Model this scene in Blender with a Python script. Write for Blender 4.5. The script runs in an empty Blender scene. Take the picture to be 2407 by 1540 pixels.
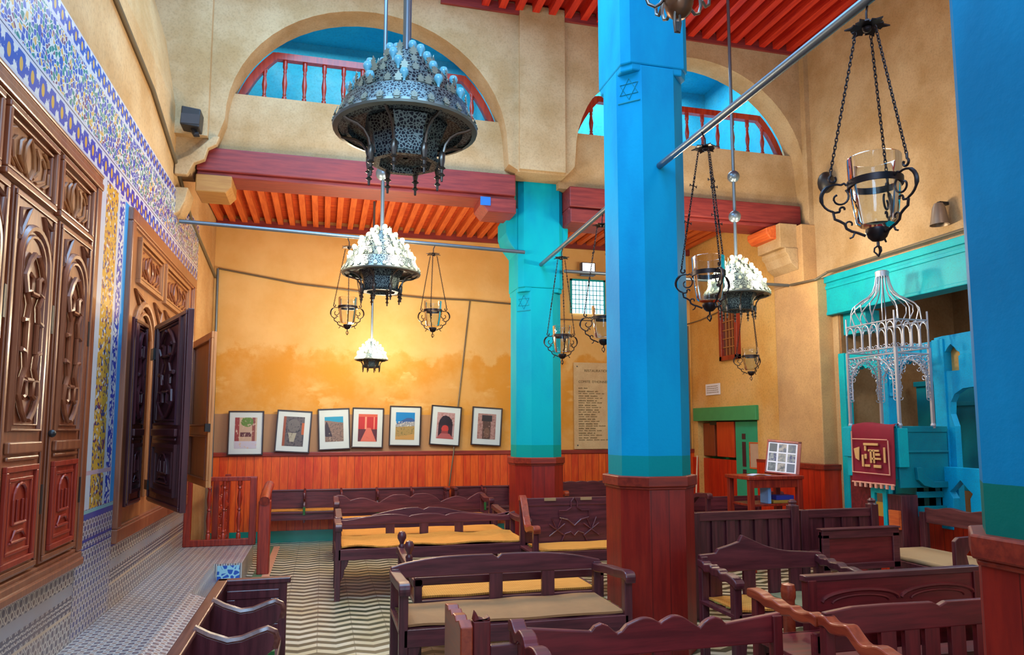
import bpy, math, random
from mathutils import Vector, Matrix
random.seed(7)
PI = math.pi
S = bpy.context.scene
COL = S.collection

# ------------------------------------------------------------------ camera
cd = bpy.data.cameras.new('camera'); cam = bpy.data.objects.new('camera', cd); COL.objects.link(cam)
cd.sensor_fit = 'HORIZONTAL'; cd.sensor_width = 36.0
cd.lens = 1700.0 / 2407.0 * 36.0
cd.shift_y = 67.0 / 2407.0
cd.clip_start = 0.05
cam.location = (0, 0, 1.6)
cam.rotation_euler = (math.radians(90 + 5.7), 0, -math.radians(14.6))
S.camera = cam

# ------------------------------------------------------------------ light
S.view_settings.view_transform = 'Standard'; S.view_settings.look = 'None'
S.view_settings.gamma = 1.0; S.view_settings.use_curve_mapping = False
S.view_settings.exposure = 0.3
w = bpy.data.worlds.new('world'); S.world = w; w.use_nodes = True
w.node_tree.nodes['Background'].inputs[0].default_value = (0.85, 0.88, 1.0, 1)
w.node_tree.nodes['Background'].inputs[1].default_value = 0.8

def area_light(name, loc, rot, sx, sy, power, col):
    l = bpy.data.lights.new(name, 'AREA'); l.shape = 'RECTANGLE'; l.size = sx; l.size_y = sy
    l.energy = power; l.color = col
    o = bpy.data.objects.new(name, l); COL.objects.link(o); o.location = loc; o.rotation_euler = rot
    return o
def point_light(name, loc, power, col, r=0.12):
    l = bpy.data.lights.new(name, 'POINT'); l.energy = power; l.color = col; l.shadow_soft_size = r
    o = bpy.data.objects.new(name, l); COL.objects.link(o); o.location = loc
    return o
# assumed daylight over the nave, behind the camera and in the gallery, plus added fill lights
area_light('assumed_skylight_daylight', (0.1, 4.6, 6.95), (0, 0, 0), 2.8, 5.0, 340, (0.26, 0.60, 1.0))  # daylight of an assumed skylight above the left nave, out of view
area_light('assumed_rear_daylight', (-0.7, -1.3, 4.9), (math.radians(92), 0, math.radians(-2)), 1.6, 1.8, 190, (0.36, 0.66, 1.0))  # assumed cool daylight behind the camera
area_light('assumed_gallery_daylight_left', (0.4, 9.6, 7.2), (0, 0, 0), 3.0, 1.8, 55, (0.85, 0.94, 1.0))  # assumed gallery daylight, added below its ceiling; no gallery window is built
area_light('assumed_gallery_daylight_right', (4.4, 9.6, 7.2), (0, 0, 0), 2.6, 1.8, 110, (0.8, 0.92, 1.0))  # same assumed daylight added on the right side of the gallery
area_light('nave_fill_right', (4.2, 1.6, 6.6), (0, 0, 0), 2.2, 2.2, 120, (1.0, 0.93, 0.82))  # added warm fill near the camera; the ceiling has no skylight here
area_light('alcove_fill', (6.9, 4.6, 3.3), (0, 0, 0), 1.0, 2.2, 30, (0.85, 0.95, 1.0))  # fill light added under the alcove ceiling, not a daylight opening

# ------------------------------------------------------------------ mesh helpers
class MB:
    def __init__(s): s.v = []; s.f = []
    def add(s, vs, fs):
        b = len(s.v); s.v += [tuple(p) for p in vs]; s.f += [tuple(i + b for i in f) for f in fs]; return s
    def box(s, x0, x1, y0, y1, z0, z1):
        return s.add([(x0,y0,z0),(x1,y0,z0),(x1,y1,z0),(x0,y1,z0),(x0,y0,z1),(x1,y0,z1),(x1,y1,z1),(x0,y1,z1)],
            [(0,3,2,1),(4,5,6,7),(0,1,5,4),(1,2,6,5),(2,3,7,6),(3,0,4,7)])
    def prism(s, poly, ax, a, b):
        # poly: list of 2d points in the plane perpendicular to axis ax, extruded from a to b
        n = len(poly)
        def P(p, t): return {'x': (t, p[0], p[1]), 'y': (p[0], t, p[1]), 'z': (p[0], p[1], t)}[ax]
        vs = [P(p, a) for p in poly] + [P(p, b) for p in poly]
        fs = [tuple(range(n - 1, -1, -1)), tuple(range(n, 2 * n))] + [(i, (i + 1) % n, n + (i + 1) % n, n + i) for i in range(n)]
        return s.add(vs, fs)
    def lathe(s, prof, n=24, c=(0, 0, 0), a0=0.0):
        vs = []; fs = []
        for r, z in prof:
            for k in range(n):
                a = a0 + 2 * PI * k / n
                vs.append((c[0] + r * math.cos(a), c[1] + r * math.sin(a), c[2] + z))
        for i in range(len(prof) - 1):
            for k in range(n):
                k2 = (k + 1) % n
                fs.append((i*n + k, i*n + k2, (i+1)*n + k2, (i+1)*n + k))
        return s.add(vs, fs)
    def tube(s, pts, r, n=8, closed=False):
        pts = [Vector(p) for p in pts]; m = len(pts); vs = []; fs = []; N = None
        rr = r if isinstance(r, (list, tuple)) else [r] * m
        for i, p in enumerate(pts):
            if closed: t = pts[(i + 1) % m] - pts[i - 1]
            else: t = pts[min(i + 1, m - 1)] - pts[max(i - 1, 0)]
            if t.length < 1e-9: t = Vector((0, 0, 1))
            t.normalize()
            if N is None:
                N = t.orthogonal().normalized()
            else:
                N = N - t * N.dot(t)
                N = t.orthogonal().normalized() if N.length < 1e-6 else N.normalized()
            B = t.cross(N)
            for k in range(n):
                a = 2 * PI * k / n
                vs.append(p + (N * math.cos(a) + B * math.sin(a)) * rr[i])
        for i in range(m if closed else m - 1):
            j = (i + 1) % m
            for k in range(n):
                k2 = (k + 1) % n
                fs.append((i*n + k, i*n + k2, j*n + k2, j*n + k))
        if not closed:
            fs.append(tuple(range(n - 1, -1, -1))); fs.append(tuple((m-1)*n + k for k in range(n)))
        return s.add(vs, fs)
    def sphere(s, c, r, n=14, m=8, sz=1.0):
        prof = [(max(1e-4, r * math.sin(PI * i / m)), -r * sz * math.cos(PI * i / m)) for i in range(m + 1)]
        return s.lathe(prof, n, c)
    def xform(s, M, start=0):
        for i in range(start, len(s.v)): s.v[i] = tuple(M @ Vector(s.v[i]))
        return s
    def build(s, name, mat, parent=None, smooth=False, bevel=0.0, loc=None, rot=None):
        me = bpy.data.meshes.new(name); me.from_pydata(s.v, [], s.f); me.update()
        me.materials.append(mat)
        if smooth:
            for p in me.polygons: p.use_smooth = True
            try: me.set_sharp_from_angle(angle=math.radians(42))
            except Exception: pass
        o = bpy.data.objects.new(name, me); COL.objects.link(o)
        if parent is not None: o.parent = parent
        if loc: o.location = loc
        if rot: o.rotation_euler = rot
        if bevel:
            b = o.modifiers.new('bevel', 'BEVEL'); b.width = bevel; b.segments = 2; b.limit_method = 'ANGLE'; b.angle_limit = math.radians(50)
            b.use_clamp_overlap = True
        return o
def tag(o, label, cat, group=None):
    o['label'] = label; o['category'] = cat
    if group: o['group'] = group
    return o
def thing(name, label, cat, loc=(0, 0, 0), rz=0.0, group=None):
    o = bpy.data.objects.new(name, None); COL.objects.link(o); o.location = loc; o.rotation_euler = (0, 0, rz)
    o.empty_display_size = 0.1
    return tag(o, label, cat, group)
def struct(o): o['kind'] = 'structure'; return o
def copy_tree(o, parent=None):
    c = o.copy(); COL.objects.link(c)
    if parent is not None: c.parent = parent
    for ch in [x for x in COL.objects if x.parent == o]: copy_tree(ch, c)
    return c
def box(x0, x1, y0, y1, z0, z1): return MB().box(x0, x1, y0, y1, z0, z1)

# ------------------------------------------------------------------ material helpers
def srgb(r, g, b):
    f = lambda c: (c/255/12.92 if c/255 <= 0.04045 else ((c/255 + 0.055)/1.055) ** 2.4)
    return (f(r), f(g), f(b), 1.0)
class NT:
    def __init__(s, name):
        s.m = bpy.data.materials.new(name); s.m.use_nodes = True; s.t = s.m.node_tree; s.n = s.t.nodes; s.l = s.t.links
        s.b = s.n['Principled BSDF']
    def node(s, t, **k):
        n = s.n.new(t)
        for a, v in k.items(): setattr(n, a, v)
        return n
    def put(s, sock, v):
        if isinstance(v, bpy.types.NodeSocket): s.l.new(v, sock)
        else: sock.default_value = v
    def math(s, op, a, b=0.0, c=0.0):
        n = s.node('ShaderNodeMath', operation=op)
        for i, x in enumerate((a, b, c)): s.put(n.inputs[i], x)
        return n.outputs[0]
    def mix(s, f, a, b, mode='MIX'):
        n = s.node('ShaderNodeMix', data_type='RGBA', blend_type=mode)
        s.put(n.inputs[0], f); s.put(n.inputs[6], a); s.put(n.inputs[7], b); return n.outputs[2]
    def coord(s): return s.node('ShaderNodeTexCoord').outputs['Object']
    def xyz(s, v=None):
        n = s.node('ShaderNodeSeparateXYZ'); s.l.new(v if v is not None else s.coord(), n.inputs[0]); return n.outputs
    def scale(s, v, sc, loc=(0, 0, 0), rot=(0, 0, 0)):
        n = s.node('ShaderNodeMapping'); s.l.new(v, n.inputs[0]); n.inputs[1].default_value = loc; n.inputs[2].default_value = rot; n.inputs[3].default_value = sc; return n.outputs[0]
    def noise(s, v, scale=5, detail=4, rough=0.55):
        n = s.node('ShaderNodeTexNoise'); s.l.new(v, n.inputs['Vector']); n.inputs['Scale'].default_value = scale; n.inputs['Detail'].default_value = detail; n.inputs['Roughness'].default_value = rough
        return n.outputs['Fac']
    def voro(s, v, scale=5, feature='F1', rnd=1.0):
        n = s.node('ShaderNodeTexVoronoi', feature=feature); s.l.new(v, n.inputs['Vector']); n.inputs['Scale'].default_value = scale; n.inputs['Randomness'].default_value = rnd
        return n
    def ramp(s, f, stops, interp='LINEAR'):
        n = s.node('ShaderNodeValToRGB'); r = n.color_ramp; r.interpolation = interp
        while len(r.elements) < len(stops): r.elements.new(0.5)
        for e, (p, c) in zip(r.elements, stops): e.position = p; e.color = c
        s.l.new(f, n.inputs[0]); return n.outputs[0]
    def sstep(s, x, a, b):
        n = s.node('ShaderNodeMapRange', interpolation_type='SMOOTHSTEP'); s.put(n.inputs[0], x); n.inputs[1].default_value = a; n.inputs[2].default_value = b; return n.outputs[0]
    def band(s, x, a, b):
        return s.math('MULTIPLY', s.math('GREATER_THAN', x, a), s.math('LESS_THAN', x, b))
    def bump(s, h, strength=0.2, dist=0.01):
        n = s.node('ShaderNodeBump'); s.put(n.inputs['Height'], h); n.inputs['Strength'].default_value = strength; n.inputs['Distance'].default_value = dist
        s.l.new(n.outputs[0], s.b.inputs['Normal'])
    def done(s, col=None, rough=0.6, metal=0.0, coat=0.0, spec=0.5, emit=None, es=0.0):
        if col is not None: s.put(s.b.inputs['Base Color'], col)
        s.put(s.b.inputs['Roughness'], rough); s.b.inputs['Metallic'].default_value = metal
        s.b.inputs['Coat Weight'].default_value = coat; s.b.inputs['Coat Roughness'].default_value = 0.25
        s.b.inputs['Specular IOR Level'].default_value = spec
        if emit: s.b.inputs['Emission Color'].default_value = emit; s.b.inputs['Emission Strength'].default_value = es
        return s.m
def mottled(name, c1, c2, scale=2.5, rough=0.85, bump=0.15, c3=None):
    t = NT(name); v = t.coord(); n = t.noise(v, scale, 7, 0.6); n2 = t.noise(v, scale * 26, 4)
    col = t.mix(t.sstep(n, 0.32, 0.68), c1, c2)
    if c3: col = t.mix(t.math('MULTIPLY', t.sstep(t.noise(v, scale * 0.6, 5), 0.5, 0.75), 0.7), col, c3)
    col = t.mix(t.math('MULTIPLY', t.sstep(n2, 0.42, 0.75), 0.20), col, (0.05, 0.03, 0.012, 1))
    t.bump(t.math('ADD', n2, t.math('MULTIPLY', n, 2.0)), bump, 0.01)
    return t.done(col, rough, spec=0.25)
def wood(name, c1, c2, axis='x', rough=0.4, coat=0.25, freq=1.0):
    t = NT(name); sc = {'x': (1.2, 14, 14), 'y': (14, 1.2, 14), 'z': (14, 14, 1.2)}[axis]
    v = t.scale(t.coord(), tuple(a * freq for a in sc)); n = t.noise(v, 2.2, 6, 0.62)
    col = t.mix(t.sstep(n, 0.3, 0.7), c1, c2)
    t.bump(n, 0.12, 0.005)
    return t.done(col, t.math('ADD', rough, t.math('MULTIPLY', n, 0.15)), coat=coat, spec=0.5)
def plain(name, c, rough=0.5, metal=0.0, coat=0.0, var=0.25, scale=8):
    t = NT(name); n = t.noise(t.coord(), scale, 4)
    d = tuple(x * (1 - var) for x in c[:3]) + (1,)
    return t.done(t.mix(n, d, c), rough, metal, coat)
def boards(name, c1, c2, u='x', pitch=0.12, rough=0.42, groove=0.03):
    t = NT(name); x, y, z = t.xyz()
    uu = {'x': x, 'y': y, 'xy': t.math('ADD', x, t.math('MULTIPLY', y, 1.0))}[u]
    q = t.math('DIVIDE', uu, pitch); fr = t.math('FRACT', q)
    wn = t.node('ShaderNodeTexWhiteNoise', noise_dimensions='1D'); t.l.new(t.math('FLOOR', q), wn.inputs['W'])
    v = t.scale(t.coord(), (9, 9, 1.1)); n = t.noise(v, 2.5, 6, 0.65)
    f = t.math('ADD', t.math('MULTIPLY', wn.outputs[0], 0.45), t.math('MULTIPLY', t.sstep(n, 0.3, 0.72), 0.6))
    col = t.mix(f, c1, c2)
    g = t.math('GREATER_THAN', t.math('ABSOLUTE', t.math('SUBTRACT', fr, 0.5)), 0.5 - groove)
    col = t.mix(t.math('MULTIPLY', g, 0.65), col, tuple(c * 0.15 for c in c1[:3]) + (1,))
    t.bump(t.math('SUBTRACT', t.math('MULTIPLY', n, 0.2), g), 0.4, 0.004)
    return t.done(col, rough, coat=0.2)

# ------------------------------------------------------------------ materials
BEIGE = mottled('beige_plaster', srgb(192, 162, 122), srgb(170, 136, 92), 1.9, c3=srgb(202, 176, 138))
GOLD = mottled('golden_plaster', srgb(222, 178, 106), srgb(206, 152, 76), 1.4, c3=srgb(224, 186, 132))
def far_plaster():
    t = NT('far_wall_plaster'); v = t.coord(); x, y, z = t.xyz(v)
    n = t.noise(v, 1.5, 7, 0.62); nf = t.noise(v, 24, 3); ns = t.noise(v, 2.3, 6, 0.6)
    col = t.mix(t.sstep(n, 0.3, 0.7), srgb(226, 186, 122), srgb(214, 168, 98))
    lim = t.math('ADD', z, t.math('MULTIPLY', t.math('SUBTRACT', ns, 0.5), 1.1))
    st = t.math('MULTIPLY', t.math('SUBTRACT', 1.0, t.sstep(lim, 2.62, 2.76)), t.math('ADD', 0.45, t.math('MULTIPLY', t.sstep(n, 0.35, 0.6), 0.4)))
    col = t.mix(st, col, srgb(206, 142, 46))
    pale = t.math('MULTIPLY', t.band(lim, 1.95, 2.3), t.sstep(t.noise(t.scale(v, (1, 1, 2), (3, 0, 1)), 1.7, 5), 0.52, 0.66))
    col = t.mix(t.math('MULTIPLY', pale, 0.6), col, srgb(232, 196, 132))
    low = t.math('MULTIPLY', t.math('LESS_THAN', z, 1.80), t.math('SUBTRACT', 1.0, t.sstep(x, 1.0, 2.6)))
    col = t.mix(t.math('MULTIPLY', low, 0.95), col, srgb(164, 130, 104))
    t.bump(t.math('ADD', nf, n), 0.15, 0.01)
    return t.done(col, 0.85, spec=0.2)
LEFTW = mottled('left_wall_plaster', srgb(200, 164, 116), srgb(182, 140, 88), 1.5, c3=srgb(208, 178, 136))
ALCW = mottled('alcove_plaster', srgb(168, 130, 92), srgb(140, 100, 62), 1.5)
FARW = far_plaster()
GREYP = mottled('pier_plaster', srgb(206, 164, 112), srgb(186, 146, 102), 2.2)
def column_paint(name, c1, c2, foot, zf):
    t = NT(name); v = t.coord(); x, y, z = t.xyz(v); n = t.noise(t.scale(v, (1.3, 1.3, 0.5)), 1.6, 5, 0.55); nf = t.noise(v, 30, 3)
    col = t.mix(t.sstep(n, 0.35, 0.68), c1, c2)
    col = t.mix(t.math('MULTIPLY', t.math('LESS_THAN', t.math('ADD', z, t.math('MULTIPLY', n, 0.02)), zf), 0.9), col, foot)
    t.bump(t.math('ADD', nf, t.math('MULTIPLY', n, 3)), 0.12, 0.01)
    return t.done(col, 0.62, spec=0.12)
BLUE_A = column_paint('turquoise_column_paint', srgb(0, 168, 182), srgb(0, 148, 176), srgb(0, 146, 136), 1.41)
BLUE_B = column_paint('blue_column_paint', srgb(0, 158, 206), srgb(0, 136, 190), srgb(0, 140, 138), 1.41)
BLUE_C = column_paint('deep_blue_column_paint', srgb(0, 130, 178), srgb(0, 108, 152), srgb(0, 104, 80), 1.44)
GALB = mottled('gallery_blue_plaster', srgb(60, 176, 200), srgb(36, 158, 192), 1.2, c3=srgb(140, 206, 220))
TURQ = mottled('turquoise_painted_wood', srgb(0, 186, 196), srgb(0, 166, 186), 3.0, rough=0.45)
SKY = mottled('sky_blue_painted_wood', srgb(0, 178, 226), srgb(0, 160, 214), 3.0, rough=0.45)
TEALW = mottled('teal_painted_wood', srgb(0, 140, 158), srgb(0, 122, 146), 3.0, rough=0.45)
TEALT = plain('teal_tile', srgb(0, 138, 124), 0.25, 0, 0.3)
GREEN = plain('green_painted_wood', srgb(60, 158, 96), 0.45, 0, 0.1)
SEAG = plain('sea_green_painted_wood', srgb(28, 168, 124), 0.45, 0, 0.1)
WAIN = boards('orange_red_wainscot', srgb(190, 40, 4), srgb(236, 108, 26), 'x', 0.115)
WAINY = boards('red_wainscot_side', srgb(160, 16, 4), srgb(206, 52, 10), 'y', 0.115)
WAINO = boards('column_wainscot', srgb(116, 16, 12), srgb(160, 34, 18), 'xy', 0.14, groove=0.02)
WCAP = wood('wainscot_cap', srgb(110, 24, 14), srgb(146, 42, 20), 'x', 0.4)
PUR = wood('dark_purple_wood', srgb(66, 22, 32), srgb(102, 42, 50), 'x', 0.34, 0.35)
PURV = wood('dark_purple_wood_upright', srgb(62, 21, 31), srgb(96, 40, 48), 'z', 0.34, 0.35)
PURY = wood('dark_purple_wood_crosswise', srgb(72, 30, 36), srgb(106, 52, 54), 'y', 0.34, 0.35)
MAHO = wood('mahogany_wood', srgb(84, 14, 22), srgb(118, 28, 34), 'x')
MAHOV = wood('mahogany_wood_upright', srgb(80, 14, 20), srgb(112, 26, 30), 'z')
CHEST = wood('chestnut_arm_wood', srgb(128, 40, 22), srgb(164, 66, 36), 'y', 0.3, 0.4)
REDW = wood('red_rail_wood', srgb(116, 22, 14), srgb(164, 48, 22), 'z', 0.35, 0.35)
BALU = wood('baluster_red_wood', srgb(136, 28, 18), srgb(176, 54, 26), 'z', 0.3, 0.5)
BEAM = wood('beam_red_wood', srgb(108, 30, 34), srgb(138, 48, 44), 'x', 0.5, 0.1)
JOIST = wood('joist_orange_wood', srgb(186, 72, 26), srgb(216, 106, 44), 'y', 0.55, 0.05)
CBOARD = wood('ceiling_board_orange', srgb(160, 36, 8), srgb(206, 84, 18), 'x', 0.6, 0.0)
MCEIL = wood('nave_ceiling_red', srgb(150, 12, 6), srgb(182, 34, 12), 'y', 0.55, 0.05)
MJOIST = wood('nave_joist_red', srgb(168, 18, 8), srgb(204, 50, 18), 'y', 0.5, 0.05)
DOORW = wood('carved_door_brown', srgb(122, 64, 40), srgb(152, 90, 56), 'z', 0.28, 0.5)
DOORL = wood('carved_door_light', srgb(146, 88, 48), srgb(176, 116, 66), 'z', 0.36, 0.35)
DOORR = wood('door_panel_red', srgb(132, 30, 16), srgb(164, 52, 26), 'z', 0.35, 0.3)
DARKW = wood('dark_shutter_wood', srgb(60, 22, 30), srgb(84, 36, 40), 'z', 0.3, 0.4)
LEAFW = wood('plain_leaf_brown', srgb(172, 112, 64), srgb(194, 134, 80), 'z', 0.4, 0.2)
IRON = plain('dark_iron', srgb(58, 50, 52), 0.42, 0.85, 0, 0.4)
STEEL = plain('painted_steel_rod', srgb(120, 134, 146), 0.35, 0.7)
CONDUIT = plain('dark_conduit', srgb(112, 100, 80), 0.45, 0.2)
SILVER = plain('silver_painted_iron', srgb(186, 190, 205), 0.35, 0.5, 0, 0.15)
BLACK = plain('black_plastic', srgb(34, 32, 34), 0.45)
def pierced():
    t = NT('pierced_dark_brass'); v = t.coord()
    vo = t.voro(v, 62, 'DISTANCE_TO_EDGE'); d = t.sstep(vo.outputs['Distance'], 0.07, 0.17)
    col = t.mix(d, srgb(112, 130, 130), srgb(18, 24, 38)); t.bump(d, -0.6, 0.004)
    return t.done(col, 0.42, 0.6)
PIERCE = pierced()
BRASS = plain('aged_brass', srgb(120, 112, 104), 0.34, 0.85, 0, 0.4, 14)
LEAFM = plain('leaf_cast_brass', srgb(150, 162, 148), 0.42, 0.35, 0, 0.3, 20)
RIMM = plain('plain_rim_brass', srgb(126, 136, 130), 0.4, 0.6, 0, 0.3, 12)
def glassy(name, tint, op):
    t = NT(name); n = t.n; out = n['Material Output']; n.remove(t.b)
    tr = t.node('ShaderNodeBsdfTransparent'); tr.inputs[0].default_value = tint
    gl = t.node('ShaderNodeBsdfGlossy'); gl.inputs['Roughness'].default_value = 0.04
    fr = t.node('ShaderNodeLayerWeight'); fr.inputs[0].default_value = op
    mx = t.node('ShaderNodeMixShader'); t.l.new(fr.outputs['Fresnel'], mx.inputs[0]); t.l.new(tr.outputs[0], mx.inputs[1]); t.l.new(gl.outputs[0], mx.inputs[2])
    t.l.new(mx.outputs[0], out.inputs[0]); return t.m
GLASS = glassy('clear_lamp_glass', (0.92, 0.945, 0.95, 1), 0.22)
PANE = glassy('picture_glass', (0.97, 0.98, 0.98, 1), 0.12)
BULBOFF = NT('pale_blue_bulb_glass').done(srgb(110, 196, 222), 0.12, coat=0.6)
BULBON = NT('lit_bulb').done(srgb(255, 240, 200), 0.3, emit=(1.0, 0.84, 0.56, 1), es=5)
SOCK = plain('bulb_socket', srgb(205, 205, 200), 0.4, 0.3)
LITW = NT('daylit_window_glass').done(srgb(225, 240, 250), 0.4, emit=(0.72, 0.90, 1.0, 1), es=1.5)
LITF = NT('floodlight_lens').done(srgb(235, 245, 255), 0.3, emit=(0.85, 0.95, 1.0, 1), es=1.6)
WHITEM = plain('picture_mat_white', srgb(214, 222, 224), 0.7, var=0.05)
PAPER = plain('white_paper', srgb(228, 230, 240), 0.7, var=0.05)
def rush():
    t = NT('woven_rush'); v = t.coord(); x, y, z = t.xyz(v)
    a = t.math('PINGPONG', t.math('MULTIPLY', x, 1.0), 0.008); b = t.math('PINGPONG', y, 0.012)
    h = t.math('ADD', t.math('MULTIPLY', a, 60), t.math('MULTIPLY', b, 40)); n = t.noise(t.scale(v, (3, 60, 3)), 2, 5)
    col = t.mix(t.sstep(n, 0.3, 0.7), srgb(200, 130, 52), srgb(226, 158, 74)); col = t.mix(t.math('MULTIPLY', t.math('LESS_THAN', h, 0.3), 0.35), col, srgb(110, 74, 36))
    t.bump(h, 0.5, 0.004); return t.done(col, 0.8, spec=0.2)
RUSH = rush()
RUSHG = plain('worn_grey_rush', srgb(172, 124, 78), 0.85, var=0.25, scale=14)
ARMW = wood('worn_arm_brown', srgb(86, 44, 40), srgb(122, 74, 60), 'x', 0.26, 0.5)
CLOTH = plain('maroon_velvet', srgb(140, 6, 42), 0.8, var=0.35, scale=5)
GOLDT = plain('gold_embroidery', srgb(232, 178, 112), 0.6)
PEACH = plain('peach_braid', srgb(236, 166, 140), 0.6)
def chevron():
    t = NT('chevron_floor_tiles'); v = t.coord(); x, y, z = t.xyz(v)
    zz = t.math('PINGPONG', x, 0.135)
    u = t.math('ADD', y, t.math('MULTIPLY', zz, 0.50)); q = t.math('DIVIDE', u, 0.15); fr = t.math('FRACT', q)
    n = t.noise(v, 3.5, 5); n2 = t.noise(t.scale(v, (6, 20, 1)), 2, 4)
    cream = t.mix(t.sstep(n, 0.35, 0.65), srgb(188, 176, 138), srgb(200, 192, 166)); dark = t.mix(t.sstep(n2, 0.3, 0.7), srgb(42, 52, 38), srgb(72, 80, 58))
    col = t.mix(t.math('GREATER_THAN', fr, 0.52), cream, dark)
    e = t.math('LESS_THAN', t.math('PINGPONG', q, 0.5), 0.02); e2 = t.math('LESS_THAN', t.math('PINGPONG', t.math('ADD', x, 0.0), 0.135), 0.004)
    col = t.mix(t.math('MULTIPLY', t.math('MAXIMUM', e, e2), 0.5), col, srgb(70, 64, 48))
    col = t.mix(t.math('MULTIPLY', t.sstep(t.noise(v, 0.9, 4), 0.5, 0.7), 0.25), col, srgb(150, 130, 80))
    return t.done(col, t.math('ADD', 0.22, t.math('MULTIPLY', n, 0.2)), coat=0.2)
CHEV = chevron()
WHT = srgb(206, 208, 206); CBLUE = srgb(20, 62, 168); CGRN = srgb(10, 120, 110); COCH = srgb(206, 160, 60); CNAV = srgb(44, 46, 84); CPUR = srgb(110, 40, 90)
def zellige_frieze():
    # objects using this are built with y along the wall and z up; z measured from the floor
    t = NT('zellige_frieze'); v = t.coord(); x, y, z = t.xyz(v)
    sv = t.scale(v, (0.0, 1.0, 1.0))
    vo = t.voro(sv, 29, 'F1', 0.8); ve = t.voro(sv, 29, 'DISTANCE_TO_EDGE', 0.8)
    wn = t.node('ShaderNodeSeparateColor'); t.l.new(vo.outputs['Color'], wn.inputs[0])
    col = t.ramp(wn.outputs[0], [(0.0, CBLUE), (0.26, CGRN), (0.44, COCH), (0.60, WHT), (0.68, CPUR), (0.82, CBLUE), (0.92, CGRN)], 'CONSTANT')
    col = t.mix(t.math('LESS_THAN', ve.outputs['Distance'], 0.06), col, WHT)
    # medallion rhythm
    ry = t.math('SUBTRACT', t.math('PINGPONG', y, 0.34), 0.17); rz = t.math('SUBTRACT', z, 3.745)
    d = t.math('SQRT', t.math('ADD', t.math('MULTIPLY', ry, ry), t.math('MULTIPLY', rz, rz)))
    col = t.mix(t.math('MULTIPLY', t.math('LESS_THAN', d, 0.028), 1.0), col, CBLUE)
    # flower borders, a lower and an upper one
    def border(c0, half, period):
        py = t.math('PINGPONG', y, period / 2); dz = t.math('SUBTRACT', z, c0)
        r = t.math('SQRT', t.math('ADD', t.math('POWER', t.math('SUBTRACT', py, 0.0), 2), t.math('POWER', t.math('MULTIPLY', dz, 0.6), 2)))
        r2 = t.math('SQRT', t.math('ADD', t.math('POWER', t.math('SUBTRACT', py, period / 2), 2), t.math('POWER', dz, 2)))
        n = t.noise(v, 55, 2)
        c = t.mix(t.math('LESS_THAN', r, t.math('ADD', period * 0.26, t.math('MULTIPLY', n, period * 0.24))), WHT, CBLUE)
        c = t.mix(t.math('LESS_THAN', r, period * 0.15), c, COCH)
        c = t.mix(t.math('LESS_THAN', r2, t.math('MULTIPLY', n, period * 0.34)), c, CBLUE)
        return c
    col = t.mix(t.band(z, 3.385, 3.525), col, border(3.455, 0.07, 0.15))
    col = t.mix(t.band(z, 3.96, 4.07), col, border(4.015, 0.055, 0.12))
    for a, b in ((3.37, 3.388), (3.522, 3.565), (3.935, 3.962), (4.066, 4.08)):
        col = t.mix(t.band(z, a, b), col, srgb(196, 196, 206))
    col = t.mix(t.band(z, 3.54, 3.547), col, CNAV)
    return t.done(col, 0.25, coat=0.3)
ZFRI = zellige_frieze()
def zellige_small(name, plane, pitch, dark, light, mid, stripes=()):
    t = NT(name); v = t.coord(); x, y, z = t.xyz(v); a, b = {'yz': (y, z), 'xy': (y, x), 'xz': (x, z)}[plane]
    p = pitch
    fa = t.math('PINGPONG', a, p / 2); fb = t.math('PINGPONG', b, p / 2)
    s1 = t.math('ADD', fa, fb)
    r1 = t.math('SQRT', t.math('ADD', t.math('MULTIPLY', fa, fa), t.math('MULTIPLY', fb, fb)))
    ga = t.math('SUBTRACT', p / 2, fa); gb = t.math('SUBTRACT', p / 2, fb)
    r2 = t.math('SQRT', t.math('ADD', t.math('MULTIPLY', ga, ga), t.math('MULTIPLY', gb, gb)))
    col = t.mix(t.math('LESS_THAN', r1, p * 0.27), light, dark)
    col = t.mix(t.math('LESS_THAN', r1, p * 0.11), col, mid)
    col = t.mix(t.math('LESS_THAN', r2, p * 0.2), col, mid)
    col = t.mix(t.math('LESS_THAN', t.math('ABSOLUTE', t.math('SUBTRACT', s1, p / 2)), p * 0.045), col, dark)
    for (lo, hi, c) in stripes: col = t.mix(t.band(b, lo, hi), col, c)
    n = t.noise(v, 2.0, 5); col = t.mix(t.math('MULTIPLY', t.sstep(n, 0.45, 0.7), 0.25), col, srgb(150, 120, 90))
    return t.done(col, 0.35, coat=0.2)
SLATE = srgb(74, 74, 92); PALE = srgb(188, 184, 176); TANT = srgb(132, 104, 96)
ZDADO = zellige_small('zellige_dado', 'yz', 0.074, SLATE, PALE, srgb(88, 74, 84), [(0.41, 0.428, srgb(190, 172, 146)), (0.445, 0.46, SLATE), (0.478, 0.488, SLATE), (0.505, 0.515, SLATE), (0.70, 0.716, srgb(38, 62, 140)), (0.53, 0.60, srgb(150, 152, 160))])
ZDAD2 = zellige_small('zellige_dado_blue', 'yz', 0.066, srgb(40, 62, 130), PALE, SLATE, [(0.98, 1.02, srgb(38, 72, 150)), (1.02, 1.045, srgb(120, 178, 180)), (0.83, 0.85, srgb(38, 62, 140)), (0.78, 0.79, srgb(38, 62, 140))])
ZLEDG = zellige_small('zellige_ledge', 'xy', 0.072, SLATE, PALE, TANT)
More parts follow.
